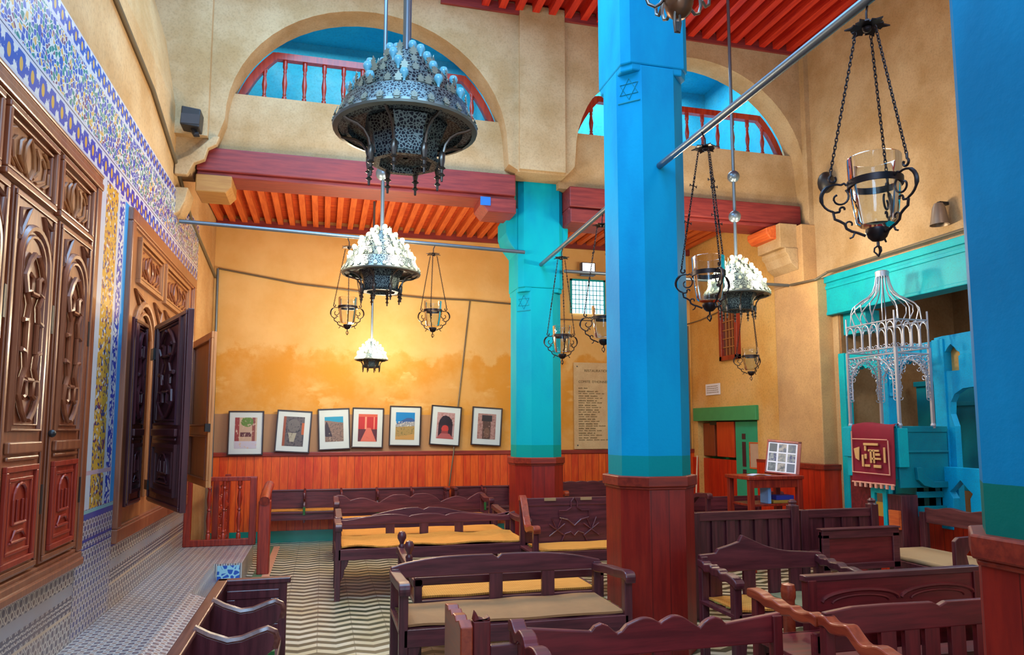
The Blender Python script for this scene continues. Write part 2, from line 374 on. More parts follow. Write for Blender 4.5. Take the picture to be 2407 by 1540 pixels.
def zellige_strip():
    t = NT('zellige_strip'); v = t.coord(); x, y, z = t.xyz(v)
    vo = t.voro(t.scale(v, (0, 1, 1)), 42, 'F1', 0.8); sc = t.node('ShaderNodeSeparateColor'); t.l.new(vo.outputs['Color'], sc.inputs[0])
    a = t.ramp(sc.outputs[0], [(0, COCH), (0.5, srgb(60, 70, 120)), (0.66, COCH), (0.8, WHT), (0.92, srgb(120, 60, 90))], 'CONSTANT')
    b = t.ramp(sc.outputs[1], [(0, CBLUE), (0.6, WHT)], 'CONSTANT')
    col = t.mix(t.band(y, 5.60, 5.90), srgb(190, 196, 206), a)
    col = t.mix(t.band(y, 5.955, 6.085), col, b)
    col = t.mix(t.band(z, 1.28, 1.31), col, srgb(190, 160, 170))
    return t.done(col, 0.3, coat=0.25)
ZSTRIP = zellige_strip()
def blue_block_tile():
    t = NT('blue_arabesque_tile'); v = t.coord(); vo = t.voro(t.scale(v, (1, 0, 1)), 17, 'DISTANCE_TO_EDGE', 0.6)
    col = t.mix(t.math('LESS_THAN', vo.outputs['Distance'], 0.13), srgb(20, 84, 178), srgb(150, 206, 222)); return t.done(col, 0.3, coat=0.3)
BTILE = blue_block_tile()
# ================================================================== SETTING
XL, XR, XA, YF, YA = -1.55, 6.05, 5.93, 10.9, 7.9
f = struct(box(XL - 0.25, 8.0, -1.5, YF + 0.25, -0.12, 0.0).build('floor', CHEV))
lw = MB(); lw.prism([(XL, 0), (XL, 4.9), (XL - 0.12, 5.6), (XL - 0.42, 6.6), (XL - 0.6, 7.2), (XL - 0.85, 7.2), (XL - 0.85, 0)], 'y', -1.5, YF)
struct(lw.build('wall_left', LEFTW))
fw = box(XL - 0.25, XA + 0.3, YF, YF + 0.2, 0, 4.75)
struct(fw.build('wall_back', FARW))
# wainscot, cap and teal plinth of the far wall
struct(box(-1.5, XA, YF - 0.035, YF, 0.16, 1.20).build('trim_1', WAIN))
struct(box(-1.5, XA, YF - 0.055, YF, 1.20, 1.262).build('trim_2', WCAP, bevel=0.008))
struct(box(-1.5, XA, YF - 0.045, YF, 0.0, 0.16).build('baseboard_back', TEALT))
# floor border strips at the stair
struct(box(-0.70, -0.60, 8.3, 10.5, 0.0, 0.004).build('trim_3', plain('floor_border_green', srgb(80, 120, 84), 0.4)))
struct(box(-0.60, -0.52, 8.2, 10.5, 0.0, 0.005).build('trim_4', plain('floor_border_pink', srgb(206, 150, 120), 0.4)))

def arch_curve(cx, hw, z0, zt, n=28, ex=2.0):
    out = []
    for i in range(n + 1):
        a = PI * i / n
        out.append((cx - hw * math.cos(a), z0 + (zt - z0) * (abs(math.sin(a)) ** (2 / ex))))
    return out
# arcade wall: one outline that runs up and over both openings
c1 = arch_curve(0.46, 1.545, 4.86, 6.28); c2 = arch_curve(4.43, 1.585, 4.86, 6.28)
poly = [(XL - 0.1, 4.25), (-1.40, 4.25), (-1.36, 4.40), (-1.28, 4.46), (-1.25, 4.56), (-1.17, 4.60), (-1.13, 4.72)] + c1 + [(2.02, 4.66), (2.13, 4.60)] + \
       [(2.13, 4.58), (2.72, 4.58)] + [(2.76, 4.62), (2.83, 4.7)] + c2 + [(6.04, 4.62), (6.06, 4.5), (6.3, 4.5), (6.3, 6.75), (-2.0, 6.75)]
aw = MB().prism(poly, 'y', YA, 8.22)
struct(aw.build('wall_arcade', BEIGE))
# parapets below the gallery balustrades, slightly behind the arches
struct(box(-1.2, 2.14, 8.12, 8.40, 4.56, 5.25).build('wall_parapet_left', BEIGE))
struct(box(2.70, 6.05, 8.12, 8.40, 4.50, 5.22).build('wall_parapet_right', BEIGE))
# shallow pilasters on the arcade face
struct(box(XL - 0.5, -1.235, YA - 0.10, YA, 4.62, 6.7).build('trim_5', BEIGE))
struct(box(2.14, 2.70, YA - 0.05, YA, 4.60, 6.62).build('trim_6', BEIGE))
pm = MB()
pm.prism([(-1.54, 4.20), (-1.42, 4.20), (-1.36, 4.33), (-1.26, 4.38), (-1.23, 4.50), (-1.15, 4.55), (-1.12, 4.64), (-1.18, 4.64), (-1.30, 4.52), (-1.40, 4.42), (-1.54, 4.34)], 'y', YA - 0.06, YA + 0.02)
struct(pm.build('trim_7', BEIGE, bevel=0.01))
struct(box(5.98, 6.05, YA - 0.09, YA, 4.2, 6.6).build('trim_8', BEIGE))
# plaster corbel on the left wall under the beam
struct(MB().prism([(XL, 3.80), (-1.50, 3.84), (-1.45, 3.95), (-1.42, 4.10), (XL, 4.10)], 'y', 7.95, 8.30).build('trim_9', BEIGE, bevel=0.01))

# right wall of the nave with the alcove, of the aisle with the door
rw = MB(); rw.box(XR, XR + 0.25, -1.5, 2.6, 0, 6.75); rw.box(XR, XR + 0.25, 2.6, 7.45, 3.10, 6.75); rw.box(XR, XR + 0.25, 7.45, 8.42, 0, 6.75)
struct(rw.build('wall_right', BEIGE))
ra = MB(); ra.box(XA, XA + 0.25, 10.72, YF, 0, 4.75); ra.box(XA, XA + 0.25, 9.04, 10.72, 1.92, 4.75); ra.box(XA, XA + 0.25, 8.42, 9.04, 0, 4.75)
struct(ra.build('wall_right_aisle', GOLD))
rp = MB(); rp.box(5.845, 6.10, 7.55, 8.42, 1.16, 3.45); rp.box(5.845, 6.10, 7.80, 8.42, 3.45, 4.2)
struct(rp.build('wall_pier', GREYP, bevel=0.012))
rpc = MB(); rpc.prism([(5.845, 3.62), (5.74, 3.70), (5.70, 3.80), (5.66, 3.84), (5.66, 3.90), (5.845, 3.90)], 'y', 7.88, 8.40); rpc.box(5.60, 5.86, 7.9, 8.40, 3.90, 4.22)
struct(rpc.build('trim_10', BEIGE, bevel=0.008))
struct(box(5.815, 6.10, 7.515, 8.42, 0.0, 1.10).build('trim_11', WAINY))
struct(box(5.80, 6.10, 7.50, 8.42, 1.10, 1.165).build('trim_12', WCAP, bevel=0.006))
struct(box(XA - 0.03, XA, 8.42, 9.04, 0.0, 1.13).build('trim_13', WAINY))
struct(box(XA - 0.03, XA, 10.72, YF, 0.0, 1.13).build('trim_14', WAINY))

# ceilings
mc = MB(); mc.box(1.6, 6.3, -1.5, YA + 0.1, 6.66, 6.72); mc.box(-2.4, -1.3, -1.5, YA + 0.1, 6.66, 6.72); mc.box(-1.3, 1.6, 7.25, YA + 0.1, 6.66, 6.72); mc.box(-1.1, 1.6, -1.5, 1.7, 6.66, 6.72)  # gap over the left nave is the assumed skylight opening, unseen
struct(mc.build('ceiling', MCEIL))
mj = MB(); x = 1.68
while x < 6.0: mj.box(x, x + 0.085, -1.5, YA, 6.54, 6.66); x += 0.205
struct(mj.build('ceiling_joists', MJOIST))
mt = MB(); mt.box(1.2, XR, YA - 0.035, YA + 0.02, 6.50, 6.62); mt.box(XR - 0.035, XR + 0.02, 0, YA, 6.52, 6.64)
struct(mt.build('trim_15', BEAM))
struct(box(XL, XA, 8.40, YF, 4.66, 4.72).build('ceiling_aisle', CBOARD))
aj = MB(); x = XL + 0.02
while x < XA - 0.05: aj.box(x, x + 0.075, 8.35, YF, 4.56, 4.66); x += 0.165
struct(aj.build('ceiling_aisle_joists', JOIST))
struct(box(XL, XA, YF - 0.05, YF + 0.01, 4.50, 4.60).build('trim_16', BEAM))

# gallery behind the arches
gb = MB(); gb.box(-1.8, 6.3, 10.7, 10.8, 4.75, 7.3); gb.box(-1.8, -1.7, 8.22, 10.7, 4.75, 7.3); gb.box(6.2, 6.3, 8.22, 10.7, 4.75, 7.3); gb.box(2.2, 2.6, 8.9, 10.7, 4.75, 7.3)
struct(gb.build('wall_gallery', GALB))
struct(box(-1.8, 6.3, 8.22, 10.8, 4.72, 4.76).build('floor_gallery', GALB))
struct(box(-1.8, 6.3, 8.22, 10.8, 7.3, 7.35).build('ceiling_gallery', GALB))

# alcove
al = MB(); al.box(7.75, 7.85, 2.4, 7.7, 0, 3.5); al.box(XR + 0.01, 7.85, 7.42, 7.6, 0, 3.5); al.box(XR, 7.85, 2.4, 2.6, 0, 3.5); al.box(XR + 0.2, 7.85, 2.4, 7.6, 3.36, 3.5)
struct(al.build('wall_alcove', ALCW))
lb = MB(); lb.box(5.98, 6.2, 2.4, 7.60, 2.98, 3.46); lb.box(5.95, 6.0, 2.4, 7.63, 3.38, 3.46); lb.box(5.965, 6.0, 2.4, 7.61, 3.30, 3.345); lb.box(5.97, 6.0, 2.4, 7.61, 2.98, 3.02)
struct(lb.build('trim_17', TURQ, bevel=0.008))
struct(box(6.1, 6.30, 7.05, 7.46, 2.72, 2.98).build('trim_18', TURQ, bevel=0.008))

# dado, frieze and strip tiles of the left wall, tiled ledge
struct(box(XL, XL + 0.012, -0.5, 9.44, 3.37, 4.08).build('trim_19', ZFRI))
struct(box(XL, XL + 0.012, -0.5, 5.36, 0.0, 0.74).build('trim_20', ZDADO))
struct(box(XL, XL + 0.012, 6.20, 9.6, 0.0, 0.74).build('trim_21', ZDADO))
struct(box(XL, XL + 0.014, 5.36, 6.20, 0.0, 1.05).build('trim_22', ZDAD2))
struct(box(XL, XL + 0.014, 5.34, 6.10, 1.05, 3.37).build('trim_23', ZSTRIP))
struct(box(XL, XL + 0.013, 6.10, 6.22, 1.05, 3.37).build('trim_24', plain('bright_blue_reveal_paint', srgb(30, 140, 206), 0.5, var=0.15)))
lg = MB(); lg.prism([(XL, 0.0), (XL, 0.225), (-1.04, 0.225), (-0.575, 0.07), (-0.575, 0.0)], 'y', -0.6, 6.7)
lg.prism([(XL, 0.0), (XL, 0.225), (-1.04, 0.225), (-1.0, 0.035), (-0.70, 0.03), (-0.70, 0.0)], 'y', 6.7, 8.04)
lg.prism([(XL, 8.04), (-1.05, 8.04), (-0.765, 8.04), (-0.765, 9.3), (XL, 9.3)], 'z', 0.0, 0.2251)
struct(lg.build('floor_ledge', ZLEDG))
struct(box(-1.0, -0.785, 8.03, 8.045, 0.03, 0.205).build('trim_25', BTILE))

# ------------------------------------------------------------------ columns
def octo(W, L=None):
    L = 0.476 * W if L is None else L; h = W / 2; l = L / 2
    return [(-l, -h), (l, -h), (h, -l), (h, l), (l, h), (-l, h), (-h, l), (-h, -l)]
def column(name_lab, cx, cy, W, mat, ztop, zstop, wtop):
    r = thing('column', name_lab, 'column', (cx, cy, 0))
    sh = MB(); sh.prism(octo(W), 'z', wtop - 0.02, zstop); sh.prism(octo(W + 0.004, W * 0.80), 'z', zstop, ztop)
    # chamfer stops with a carved star
    for sx in (-1, 1):
        for sy in (-1, 1):
            a = W / 2
            sh.prism([(sx * a * 0.98, sy * a * 0.74), (sx * a * 0.74, sy * a * 0.98), (sx * a * 0.44, sy * a * 0.98), (sx * a * 0.98, sy * a * 0.44)], 'z', zstop - 0.05, zstop + 0.05)
    sh.build('shaft', mat, r, bevel=0.012)
    WW = W + 0.035
    MB().prism(octo(WW), 'z', 0.0, wtop - 0.085).build('wainscot', WAINO, r, bevel=0.004)
    cp = MB(); cp.prism(octo(WW + 0.045), 'z', wtop - 0.075, wtop); cp.prism(octo(WW + 0.02), 'z', wtop - 0.095, wtop - 0.075)
    cp.build('wainscot_cap', WCAP, r, bevel=0.008)
    # engraved star lines on the chamfer facing the nave, just below the stop
    st = MB(); d = Vector((-0.7071, -0.7071, 0)); u = Vector((0.7071, -0.7071, 0)); zc = zstop - 0.17; R = W * 0.15
    c = d * ((W / 2 * (1 + 0.476)) / 2 * 1.4142 + 0.001)
    for rot in (0, PI):
        pts = [c + u * (R * math.sin(rot + k * 2 * PI / 3)) + Vector((0, 0, zc + R * math.cos(rot + k * 2 * PI / 3))) for k in range(3)]
        st.tube(pts, 0.0045, 5, True)
    st.tube([c + u * (-W * 0.16) + Vector((0, 0, zc - R * 1.25)), c + u * (W * 0.16) + Vector((0, 0, zc - R * 1.25))], 0.006, 5)
    st.build('star_carving', TEALW, r)
    return r
colA = column('turquoise octagonal column under the arcade pier, farthest from the camera', 2.512, 8.495, 0.56, BLUE_A, 4.72, 3.28, 1.257)
br = MB()
br.prism([(-0.28, 3.70), (-0.36, 3.80), (-0.40, 3.86), (-0.43, 3.95), (-0.43, 4.14), (-0.36, 4.26), (-0.28, 4.26)], 'y', -0.22, 0.22)
br.prism([(0.28, 3.78), (0.33, 3.86), (0.36, 3.95), (0.36, 4.22), (0.28, 4.22)], 'y', -0.22, 0.22)
br.build('capital_bracket', BLUE_A, colA, bevel=0.012)
column('bright blue octagonal column in the middle of the picture', 2.386, 5.066, 0.55, BLUE_B, 6.60, 4.33, 1.257)
column('deep blue column nearest the camera at the right edge', 2.262, 1.70, 0.55, BLUE_C, 6.60, 4.6, 1.275)

# beams over the arches
def beam(lab, x0, x1, z0, z1):
    r = thing('ceiling_beam', lab, 'beam', ((x0 + x1) / 2, 8.20, z0))
    L = (x1 - x0) / 2
    b = MB(); b.box(-L, L, -0.20, 0.24, 0.05, z1 - z0); b.box(-L, L, -0.16, 0.24, 0.0, 0.05)
    b.build('timber', BEAM, r, bevel=0.012); return r, L
b1, L1 = beam('long plum red timber beam under the left arch', -1.36, 2.13, 4.27, 4.575)
cb = MB(); cb.prism([(-L1, -0.19), (-L1 + 0.30, -0.19), (-L1 + 0.36, -0.12), (-L1 + 0.36, 0.0), (-L1, 0.0)], 'y', -0.22, 0.22); cb.build('bracket_block', wood('bracket_block_ochre', srgb(168, 120, 54), srgb(150, 98, 40), 'x', 0.6), b1, bevel=0.012)
cb = MB(); cb.prism([(L1, -0.17), (L1 - 0.34, -0.17), (L1 - 0.42, -0.08), (L1 - 0.42, 0.0), (L1, 0.0)], 'y', -0.22, 0.22); cb.build('bracket_block', BEAM, b1, bevel=0.012)
box(L1 - 0.43, L1 - 0.31, -0.23, -0.221, -0.10, 0.0).build('blue_end_patch', plain('blue_paint_patch', srgb(30, 110, 200), 0.5), b1)
b2, L2 = beam('plum red timber beam under the right arch', 2.80, 6.0, 4.20, 4.50)
cb = MB(); cb.prism([(L2, -0.17), (L2 - 0.48, -0.17), (L2 - 0.54, -0.10), (L2 - 0.54, -0.03), (L2 - 0.4, 0.02), (L2, 0.02)], 'y', -0.22, 0.22); cb.build('bracket_block', JOIST, b2, bevel=0.012)
cb = MB(); cb.prism([(-L2, -0.15), (-L2 + 0.5, -0.15), (-L2 + 0.6, -0.06), (-L2 + 0.6, 0.02), (-L2, 0.02)], 'y', -0.22, 0.22); cb.build('bracket_block', BEAM, b2, bevel=0.012)

# ------------------------------------------------------------------ gallery balustrades
def baluster_mb(h):
    p = [(0.026, 0), (0.026, 0.10), (0.016, 0.12), (0.022, 0.16), (0.017, 0.20), (0.024, 0.30), (0.030, 0.42), (0.022, 0.56), (0.016, 0.66), (0.022, 0.70), (0.017, 0.74), (0.028, 0.80), (0.026, 0.86), (0.026, 1.0)]
    return MB().lathe([(r, z * h) for r, z in p], 10)
def balustrade(lab, x0, x1, z0, h, cx, hw, za, zt, n, y=8.29):
    r = thing('balustrade', lab, 'balustrade', ((x0 + x1) / 2, y, z0)); ox = (x0 + x1) / 2
    def lim(x):   # height of the arch soffit over the balustrade
        q = 1 - ((x - cx) / hw) ** 2
        return (za + (zt - za) * math.sqrt(max(0.0, q))) - z0
    xs = [x0 + (x1 - x0) * i / 60 for i in range(61)]
    inn = [x for x in xs if lim(x) >= h]
    a, b = min(inn), max(inn)
    box(x0 - ox, x1 - ox, -0.035, 0.035, 0.0, 0.05).build('bottom_rail', BALU, r)
    box(a - ox, b - ox, -0.04, 0.04, h - 0.075, h).build('top_rail', BALU, r)
    for sgn, (p, q) in ((-1, (x0, a)), (1, (b, x1))):
        m = MB(); up = []; N = 10
        for i in range(N + 1):
            x = p + (q - p) * i / N; up.append((x - ox, min(h, max(0.05, lim(x)))))
        lo = [(x - sgn * -0.0 , max(0.05, z - 0.10)) for x, z in up]
        lo = [(x + (0.06 if sgn < 0 else -0.06), max(0.04, z - 0.06)) for x, z in up]
        m.prism(up + lo[::-1], 'y', -0.035, 0.035); m.build('raking_rail', BALU, r)
    cache = {}
    for i in range(n):
        x = x0 + (x1 - x0) * (i + 0.5) / n
        hh = min(h, lim(x)) - 0.10
        if hh < 0.10: continue
        baluster_mb(hh).build('baluster', BALU, r, smooth=True, loc=(x - ox, 0, 0.045))
    return r
balustrade('red gallery balustrade in the left arch behind the big chandelier', -1.06, 1.98, 5.25, 0.60, 0.46, 1.545, 4.86, 6.28, 14)
balustrade('red gallery balustrade in the right arch behind the blue column', 2.86, 5.99, 5.22, 0.58, 4.43, 1.585, 4.86, 6.28, 14)
# ================================================================== CHANDELIERS
def leaf(m, c, t, u, s, th=0.004):
    # flat cast leaf, outline in the plane of t (sideways) and u (up), c at its foot
    o = [(-0.10, 0), (-0.34, 0.06), (-0.24, 0.22), (-0.46, 0.30), (-0.26, 0.46), (-0.34, 0.62), (-0.14, 0.68), (0, 1.0), (0.14, 0.68), (0.34, 0.62), (0.26, 0.46), (0.46, 0.30), (0.24, 0.22), (0.34, 0.06), (0.10, 0)]
    nn = t.cross(u).normalized() * th; n = len(o)
    f = [c + t * (a * s) + u * (b * s) - nn * 0.5 for a, b in o]; b_ = [p + nn for p in f]
    m.add(f + b_, [tuple(range(n)), tuple(range(2 * n - 1, n - 1, -1))] + [(i, n + i, n + (i + 1) % n, (i + 1) % n) for i in range(n)])
def chandelier(lab, loc, D, lit, tiers=5):
    r = thing('chandelier', lab, 'chandelier', loc)
    T = [(0.500, 0.435, 0.0, 0.165), (0.385, 0.365, 0.165, 0.285), (0.305, 0.285, 0.285, 0.385), (0.22, 0.20, 0.385, 0.475), (0.135, 0.12, 0.475, 0.55)][:tiers]
    nb = [11, 9, 7, 5, 3]
    for i, (ra, rb, za, zb) in enumerate(T):
        m = MB(); n = 40
        if i == 0: prof = [(ra * 0.93, za - 0.012), (ra, za - 0.004), (ra + 0.004, za + 0.012), (ra - 0.012, za + 0.035), (rb, zb), (rb - 0.03, zb), (T[1][0], zb)]
        else: prof = [(ra + 0.022, za), (ra + 0.024, za + 0.016), (ra, za + 0.022), (rb, zb), ((T[i+1][0] if i + 1 < len(T) else 0.02), zb)]
        m.lathe([(a * D, z * D) for a, z in prof], n); nf = len(m.f); k = int(26 * ra / 0.5) + 2
        for j in range(k):
            a = 2 * PI * j / k; d = Vector((math.cos(a), math.sin(a), 0)); t = Vector((-math.sin(a), math.cos(a), 0))
            rr = (ra + 0.004) * D; sl = Vector((0, 0, zb - za)) + d * (rb - ra); sl.normalize()
            leaf(m, d * rr + Vector((0, 0, (za + 0.028) * D)), t, sl, 0.066 * D)
            if j % 2 == 0: leaf(m, d * (rb * D) + Vector((0, 0, zb * D)), t, Vector((0, 0, 1)), 0.070 * D)
            if i == 0: leaf(m, d * (0.495 * D) + Vector((0, 0, 0.012 * D)), t, (Vector((0, 0, 1)) + d * 0.1).normalized(), 0.045 * D)
        to = m.build('tier', PIERCE, r, smooth=True); to.data.materials.append(LEAFM); to.data.materials.append(RIMM)
        for q, pl in enumerate(to.data.polygons):
            if q >= nf: pl.material_index = 1
            elif q < 2 * n or (i == 0 and q < 3 * n): pl.material_index = 2
        for j in range(nb[i]):
            a = 2 * PI * (j + 0.37 * i) / nb[i]; rr = (rb - 0.022) * D if i < len(T) - 1 else 0.07 * D
            p = (rr * math.cos(a), rr * math.sin(a), zb * D)
            bm = MB(); bm.lathe([(0.010 * D, -0.0), (0.010 * D, 0.024 * D), (0.015 * D, 0.034 * D), (0.029 * D, 0.056 * D), (0.031 * D, 0.070 * D), (0.024 * D, 0.090 * D), (0.001, 0.098 * D)], 12)
            bo = bm.build('bulb', BULBON if lit else BULBOFF, r, smooth=True, loc=p)
    # open-work underside, hexagonal funnel, curved arms and drop finials
    m = MB(); m.lathe([(0.47 * D, 0.0), (0.40 * D, -0.008 * D), (0.395 * D, 0.03 * D), (0.27 * D, 0.04 * D)], 40); m.build('underside', PIERCE, r)
    m = MB(); m.lathe([(0.30 * D, 0.035 * D), (0.25 * D, -0.06 * D), (0.225 * D, -0.20 * D), (0.245 * D, -0.215 * D), (0.235 * D, -0.235 * D), (0.19 * D, -0.235 * D), (0.17 * D, -0.20 * D), (0.02 * D, -0.19 * D)], 8, a0=PI / 8); m.build('funnel', PIERCE, r)
    for k in range(8):
        a = 2 * PI * k / 8 + PI / 8; d = Vector((math.cos(a), math.sin(a), 0)); am = MB()
        pts = [d * (x * D) + Vector((0, 0, z * D)) for x, z in ((0.47, -0.005), (0.43, -0.02), (0.37, -0.03), (0.32, -0.06), (0.285, -0.11), (0.27, -0.17), (0.262, -0.24))]
        am.tube(pts, 0.011 * D, 6)
        am.lathe([(0.008 * D, -0.37 * D), (0.010 * D, -0.335 * D), (0.024 * D, -0.325 * D), (0.010 * D, -0.31 * D), (0.012 * D, -0.285 * D), (0.028 * D, -0.275 * D), (0.014 * D, -0.262 * D), (0.022 * D, -0.22 * D), (0.024 * D, -0.17 * D), (0.010 * D, -0.15 * D)], 8, tuple(d * (0.262 * D)))
        am.build('finial_arm', BRASS, r, smooth=True)
    return r
def hang_rod(r, D, top, ball=(), rad=0.016, off=(0, 0), mat=STEEL, zb=0.5):
    m = MB(); m.tube([(off[0], off[1], zb * D), (off[0], off[1], top)], rad, 10); m.build('rod', mat, r, smooth=True)
    for z in ball: MB().sphere((off[0], off[1], z), 0.068, 18, 10).build('ball', STEEL, r, smooth=True)
big = chandelier('large unlit brass chandelier with blue-tinted bulbs hanging in front of the left arch', (0.369, 3.55, 3.09), 0.72, False)
hang_rod(big, 0.72, 3.55, rad=0.022)
lit = chandelier('lit brass chandelier on a steel rod just below the big unlit one', (0.483, 6.60, 3.0), 0.71, True)
small = copy_tree(lit); small['label'] = 'smallest lit chandelier glowing in front of the far wall'; small.location = (0.583, 9.4, 2.47); s_ = 0.425 / 0.71; small.scale = (s_, s_, s_)
right = copy_tree(lit); right['label'] = 'lit brass chandelier in the right nave behind a hanging glass lamp'; right.location = (4.33, 6.9, 3.03); s2_ = 0.70 / 0.71; right.scale = (s2_, s2_, s2_)
hang_rod(lit, 0.71, 3.62, (0.95,), 0.018)
hang_rod(small, 0.71, (4.56 - 2.47) / s_, ((3.34 - 2.47) / s_,), 0.026)
hang_rod(right, 0.70, 3.50, (0.90, 1.36), 0.018)
def bulbs_light(c, D, power, n=4):
    for k in range(n):
        a = 2 * PI * k / n + 0.5
        point_light('bulb_light', (c[0] + 0.72 * D * math.cos(a), c[1] + 0.72 * D * math.sin(a), c[2] + 0.42 * D), power / n, (1.0, 0.83, 0.58), 0.06)
bulbs_light((0.483, 6.60, 3.0), 0.71, 140); bulbs_light((0.583, 9.4, 2.47), 0.425, 125); bulbs_light((4.33, 6.9, 3.03), 0.70, 140)

# fixture whose foot shows at the top of the picture
fx = thing('ceiling_lamp', 'brass bowl lamp with scroll arms cut off by the top of the picture', 'lamp', (1.56, 2.9, 3.635))
MB().lathe([(0.001, -0.135), (0.03, -0.13), (0.055, -0.105), (0.068, -0.065), (0.066, -0.055), (0.072, -0.045), (0.068, 0.0), (0.05, 0.05), (0.02, 0.1), (0.015, 0.14)], 24).build('bowl', plain('worn_brass_bowl', srgb(120, 84, 60), 0.35, 0.7), fx, smooth=True)
for k in range(5):
    a = 2 * PI * k / 5 + 0.35; d = Vector((math.cos(a), math.sin(a), 0)); m = MB()
    m.tube([d * x + Vector((0, 0, z)) for x, z in ((0.065, -0.03), (0.085, -0.06), (0.11, -0.075), (0.14, -0.06), (0.155, -0.02), (0.15, 0.03), (0.165, 0.01), (0.19, -0.01), (0.215, 0.01), (0.22, 0.05))], 0.008, 7); m.build('scroll_arm', BRASS, fx, smooth=True)
m = MB(); m.tube([(-0.03, -0.02, -0.11), (-0.035, -0.02, -0.17), (-0.03, -0.02, -0.215), (-0.012, -0.02, -0.215), (-0.004, -0.02, -0.17), (-0.008, -0.02, -0.125)], 0.007, 7); m.prism([(-0.028, -0.21), (-0.010, -0.21), (-0.008, -0.165), (-0.030, -0.165)], 'y', -0.025, -0.015)
m.build('hook', BRASS, fx, smooth=True)
m = MB(); m.tube([(0, 0, 0.12), (0, 0, 2.95)], 0.012, 8); m.build('rod', STEEL, fx, smooth=True)

# ================================================================== TIE RODS AND CONDUITS
def rod(name, lab, cat, pts, rad, mat, n=10, sp=True):
    c = Vector(pts[0]); m = MB(); m.tube([Vector(p) - c for p in pts], rad, n); o = m.build(name, mat, None, smooth=True, loc=tuple(c)); return tag(o, lab, cat)
rod('tie_rod', 'blue-grey tie rod from the turquoise column to the middle blue column', 'rod', [(2.50, 8.22, 3.565), (2.395, 5.345, 3.565)], 0.024, STEEL)
rod('tie_rod', 'thick blue-grey tie rod from the middle blue column up to the top right', 'rod', [(2.385, 4.785, 3.55), (2.27, 1.98, 3.48)], 0.025, STEEL)
rod('tie_rod', 'grey tie rod across the left arch, two small glass lamps hang from it', 'rod', [(-1.52, 8.10, 3.775), (2.27, 8.12, 3.68)], 0.022, STEEL)
rod('tie_rod', 'grey tie rod across the right arch behind the lit chandelier', 'rod', [(2.76, 8.10, 3.475), (5.85, 8.10, 3.455)], 0.020, STEEL)
rod('conduit', 'dark conduit sagging along the upper left wall above the tile frieze', 'pipe', [(-1.54, 2.0, 5.05), (-1.53, 5.52, 4.70), (-1.53, 6.75, 4.585), (-1.53, 7.82, 4.33), (-1.53, 8.84, 4.0), (-1.53, 10.86, 3.74)], 0.020, CONDUIT, 8)
rod('conduit', 'dark conduit crossing the golden far wall', 'pipe', [(-1.50, 10.87, 3.87), (-0.4, 10.87, 3.70), (0.6, 10.87, 3.62), (1.5, 10.87, 3.575), (2.16, 10.87, 3.575), (2.9, 10.87, 3.54)], 0.013, CONDUIT, 8)
rod('conduit', 'thin conduit dropping obliquely down the far wall behind the frames', 'pipe', [(2.16, 10.885, 3.57), (2.03, 10.885, 2.36), (1.93, 10.885, 1.40), (1.915, 10.83, 1.24), (1.85, 10.83, 0.74)], 0.010, CONDUIT, 8)
rod('conduit', 'thin grey conduit down the far left corner behind the plain shutter leaf', 'pipe', [(-1.50, 10.84, 3.86), (-1.47, 10.84, 0.3)], 0.018, STEEL, 8)
rod('conduit', 'grey conduit running from the arch pier along the turquoise alcove beam', 'pipe', [(5.80, 8.0, 3.44), (5.83, 7.55, 3.42), (5.93, 7.45, 3.50), (5.93, 3.0, 3.52)], 0.016, CONDUIT, 8)
rod('conduit', 'thin wire along the golden wall right of the blue column', 'wire', [(3.4, 10.87, 3.33), (5.85, 10.87, 3.33), (5.9, 10.5, 3.35), (5.9, 9.9, 3.40)], 0.009, CONDUIT, 6)
rod('conduit', 'grey corner conduit beside the green door lintel', 'pipe', [(5.87, 10.86, 3.3), (5.87, 10.86, 1.2)], 0.012, CONDUIT, 6)
rod('pole', 'pale thin pole leaning on the red wainscot', 'pole', [(5.84, 10.60, 1.16), (5.55, 10.2, 0.0)], 0.012, plain('pale_pole', srgb(232, 196, 160), 0.5), 8)

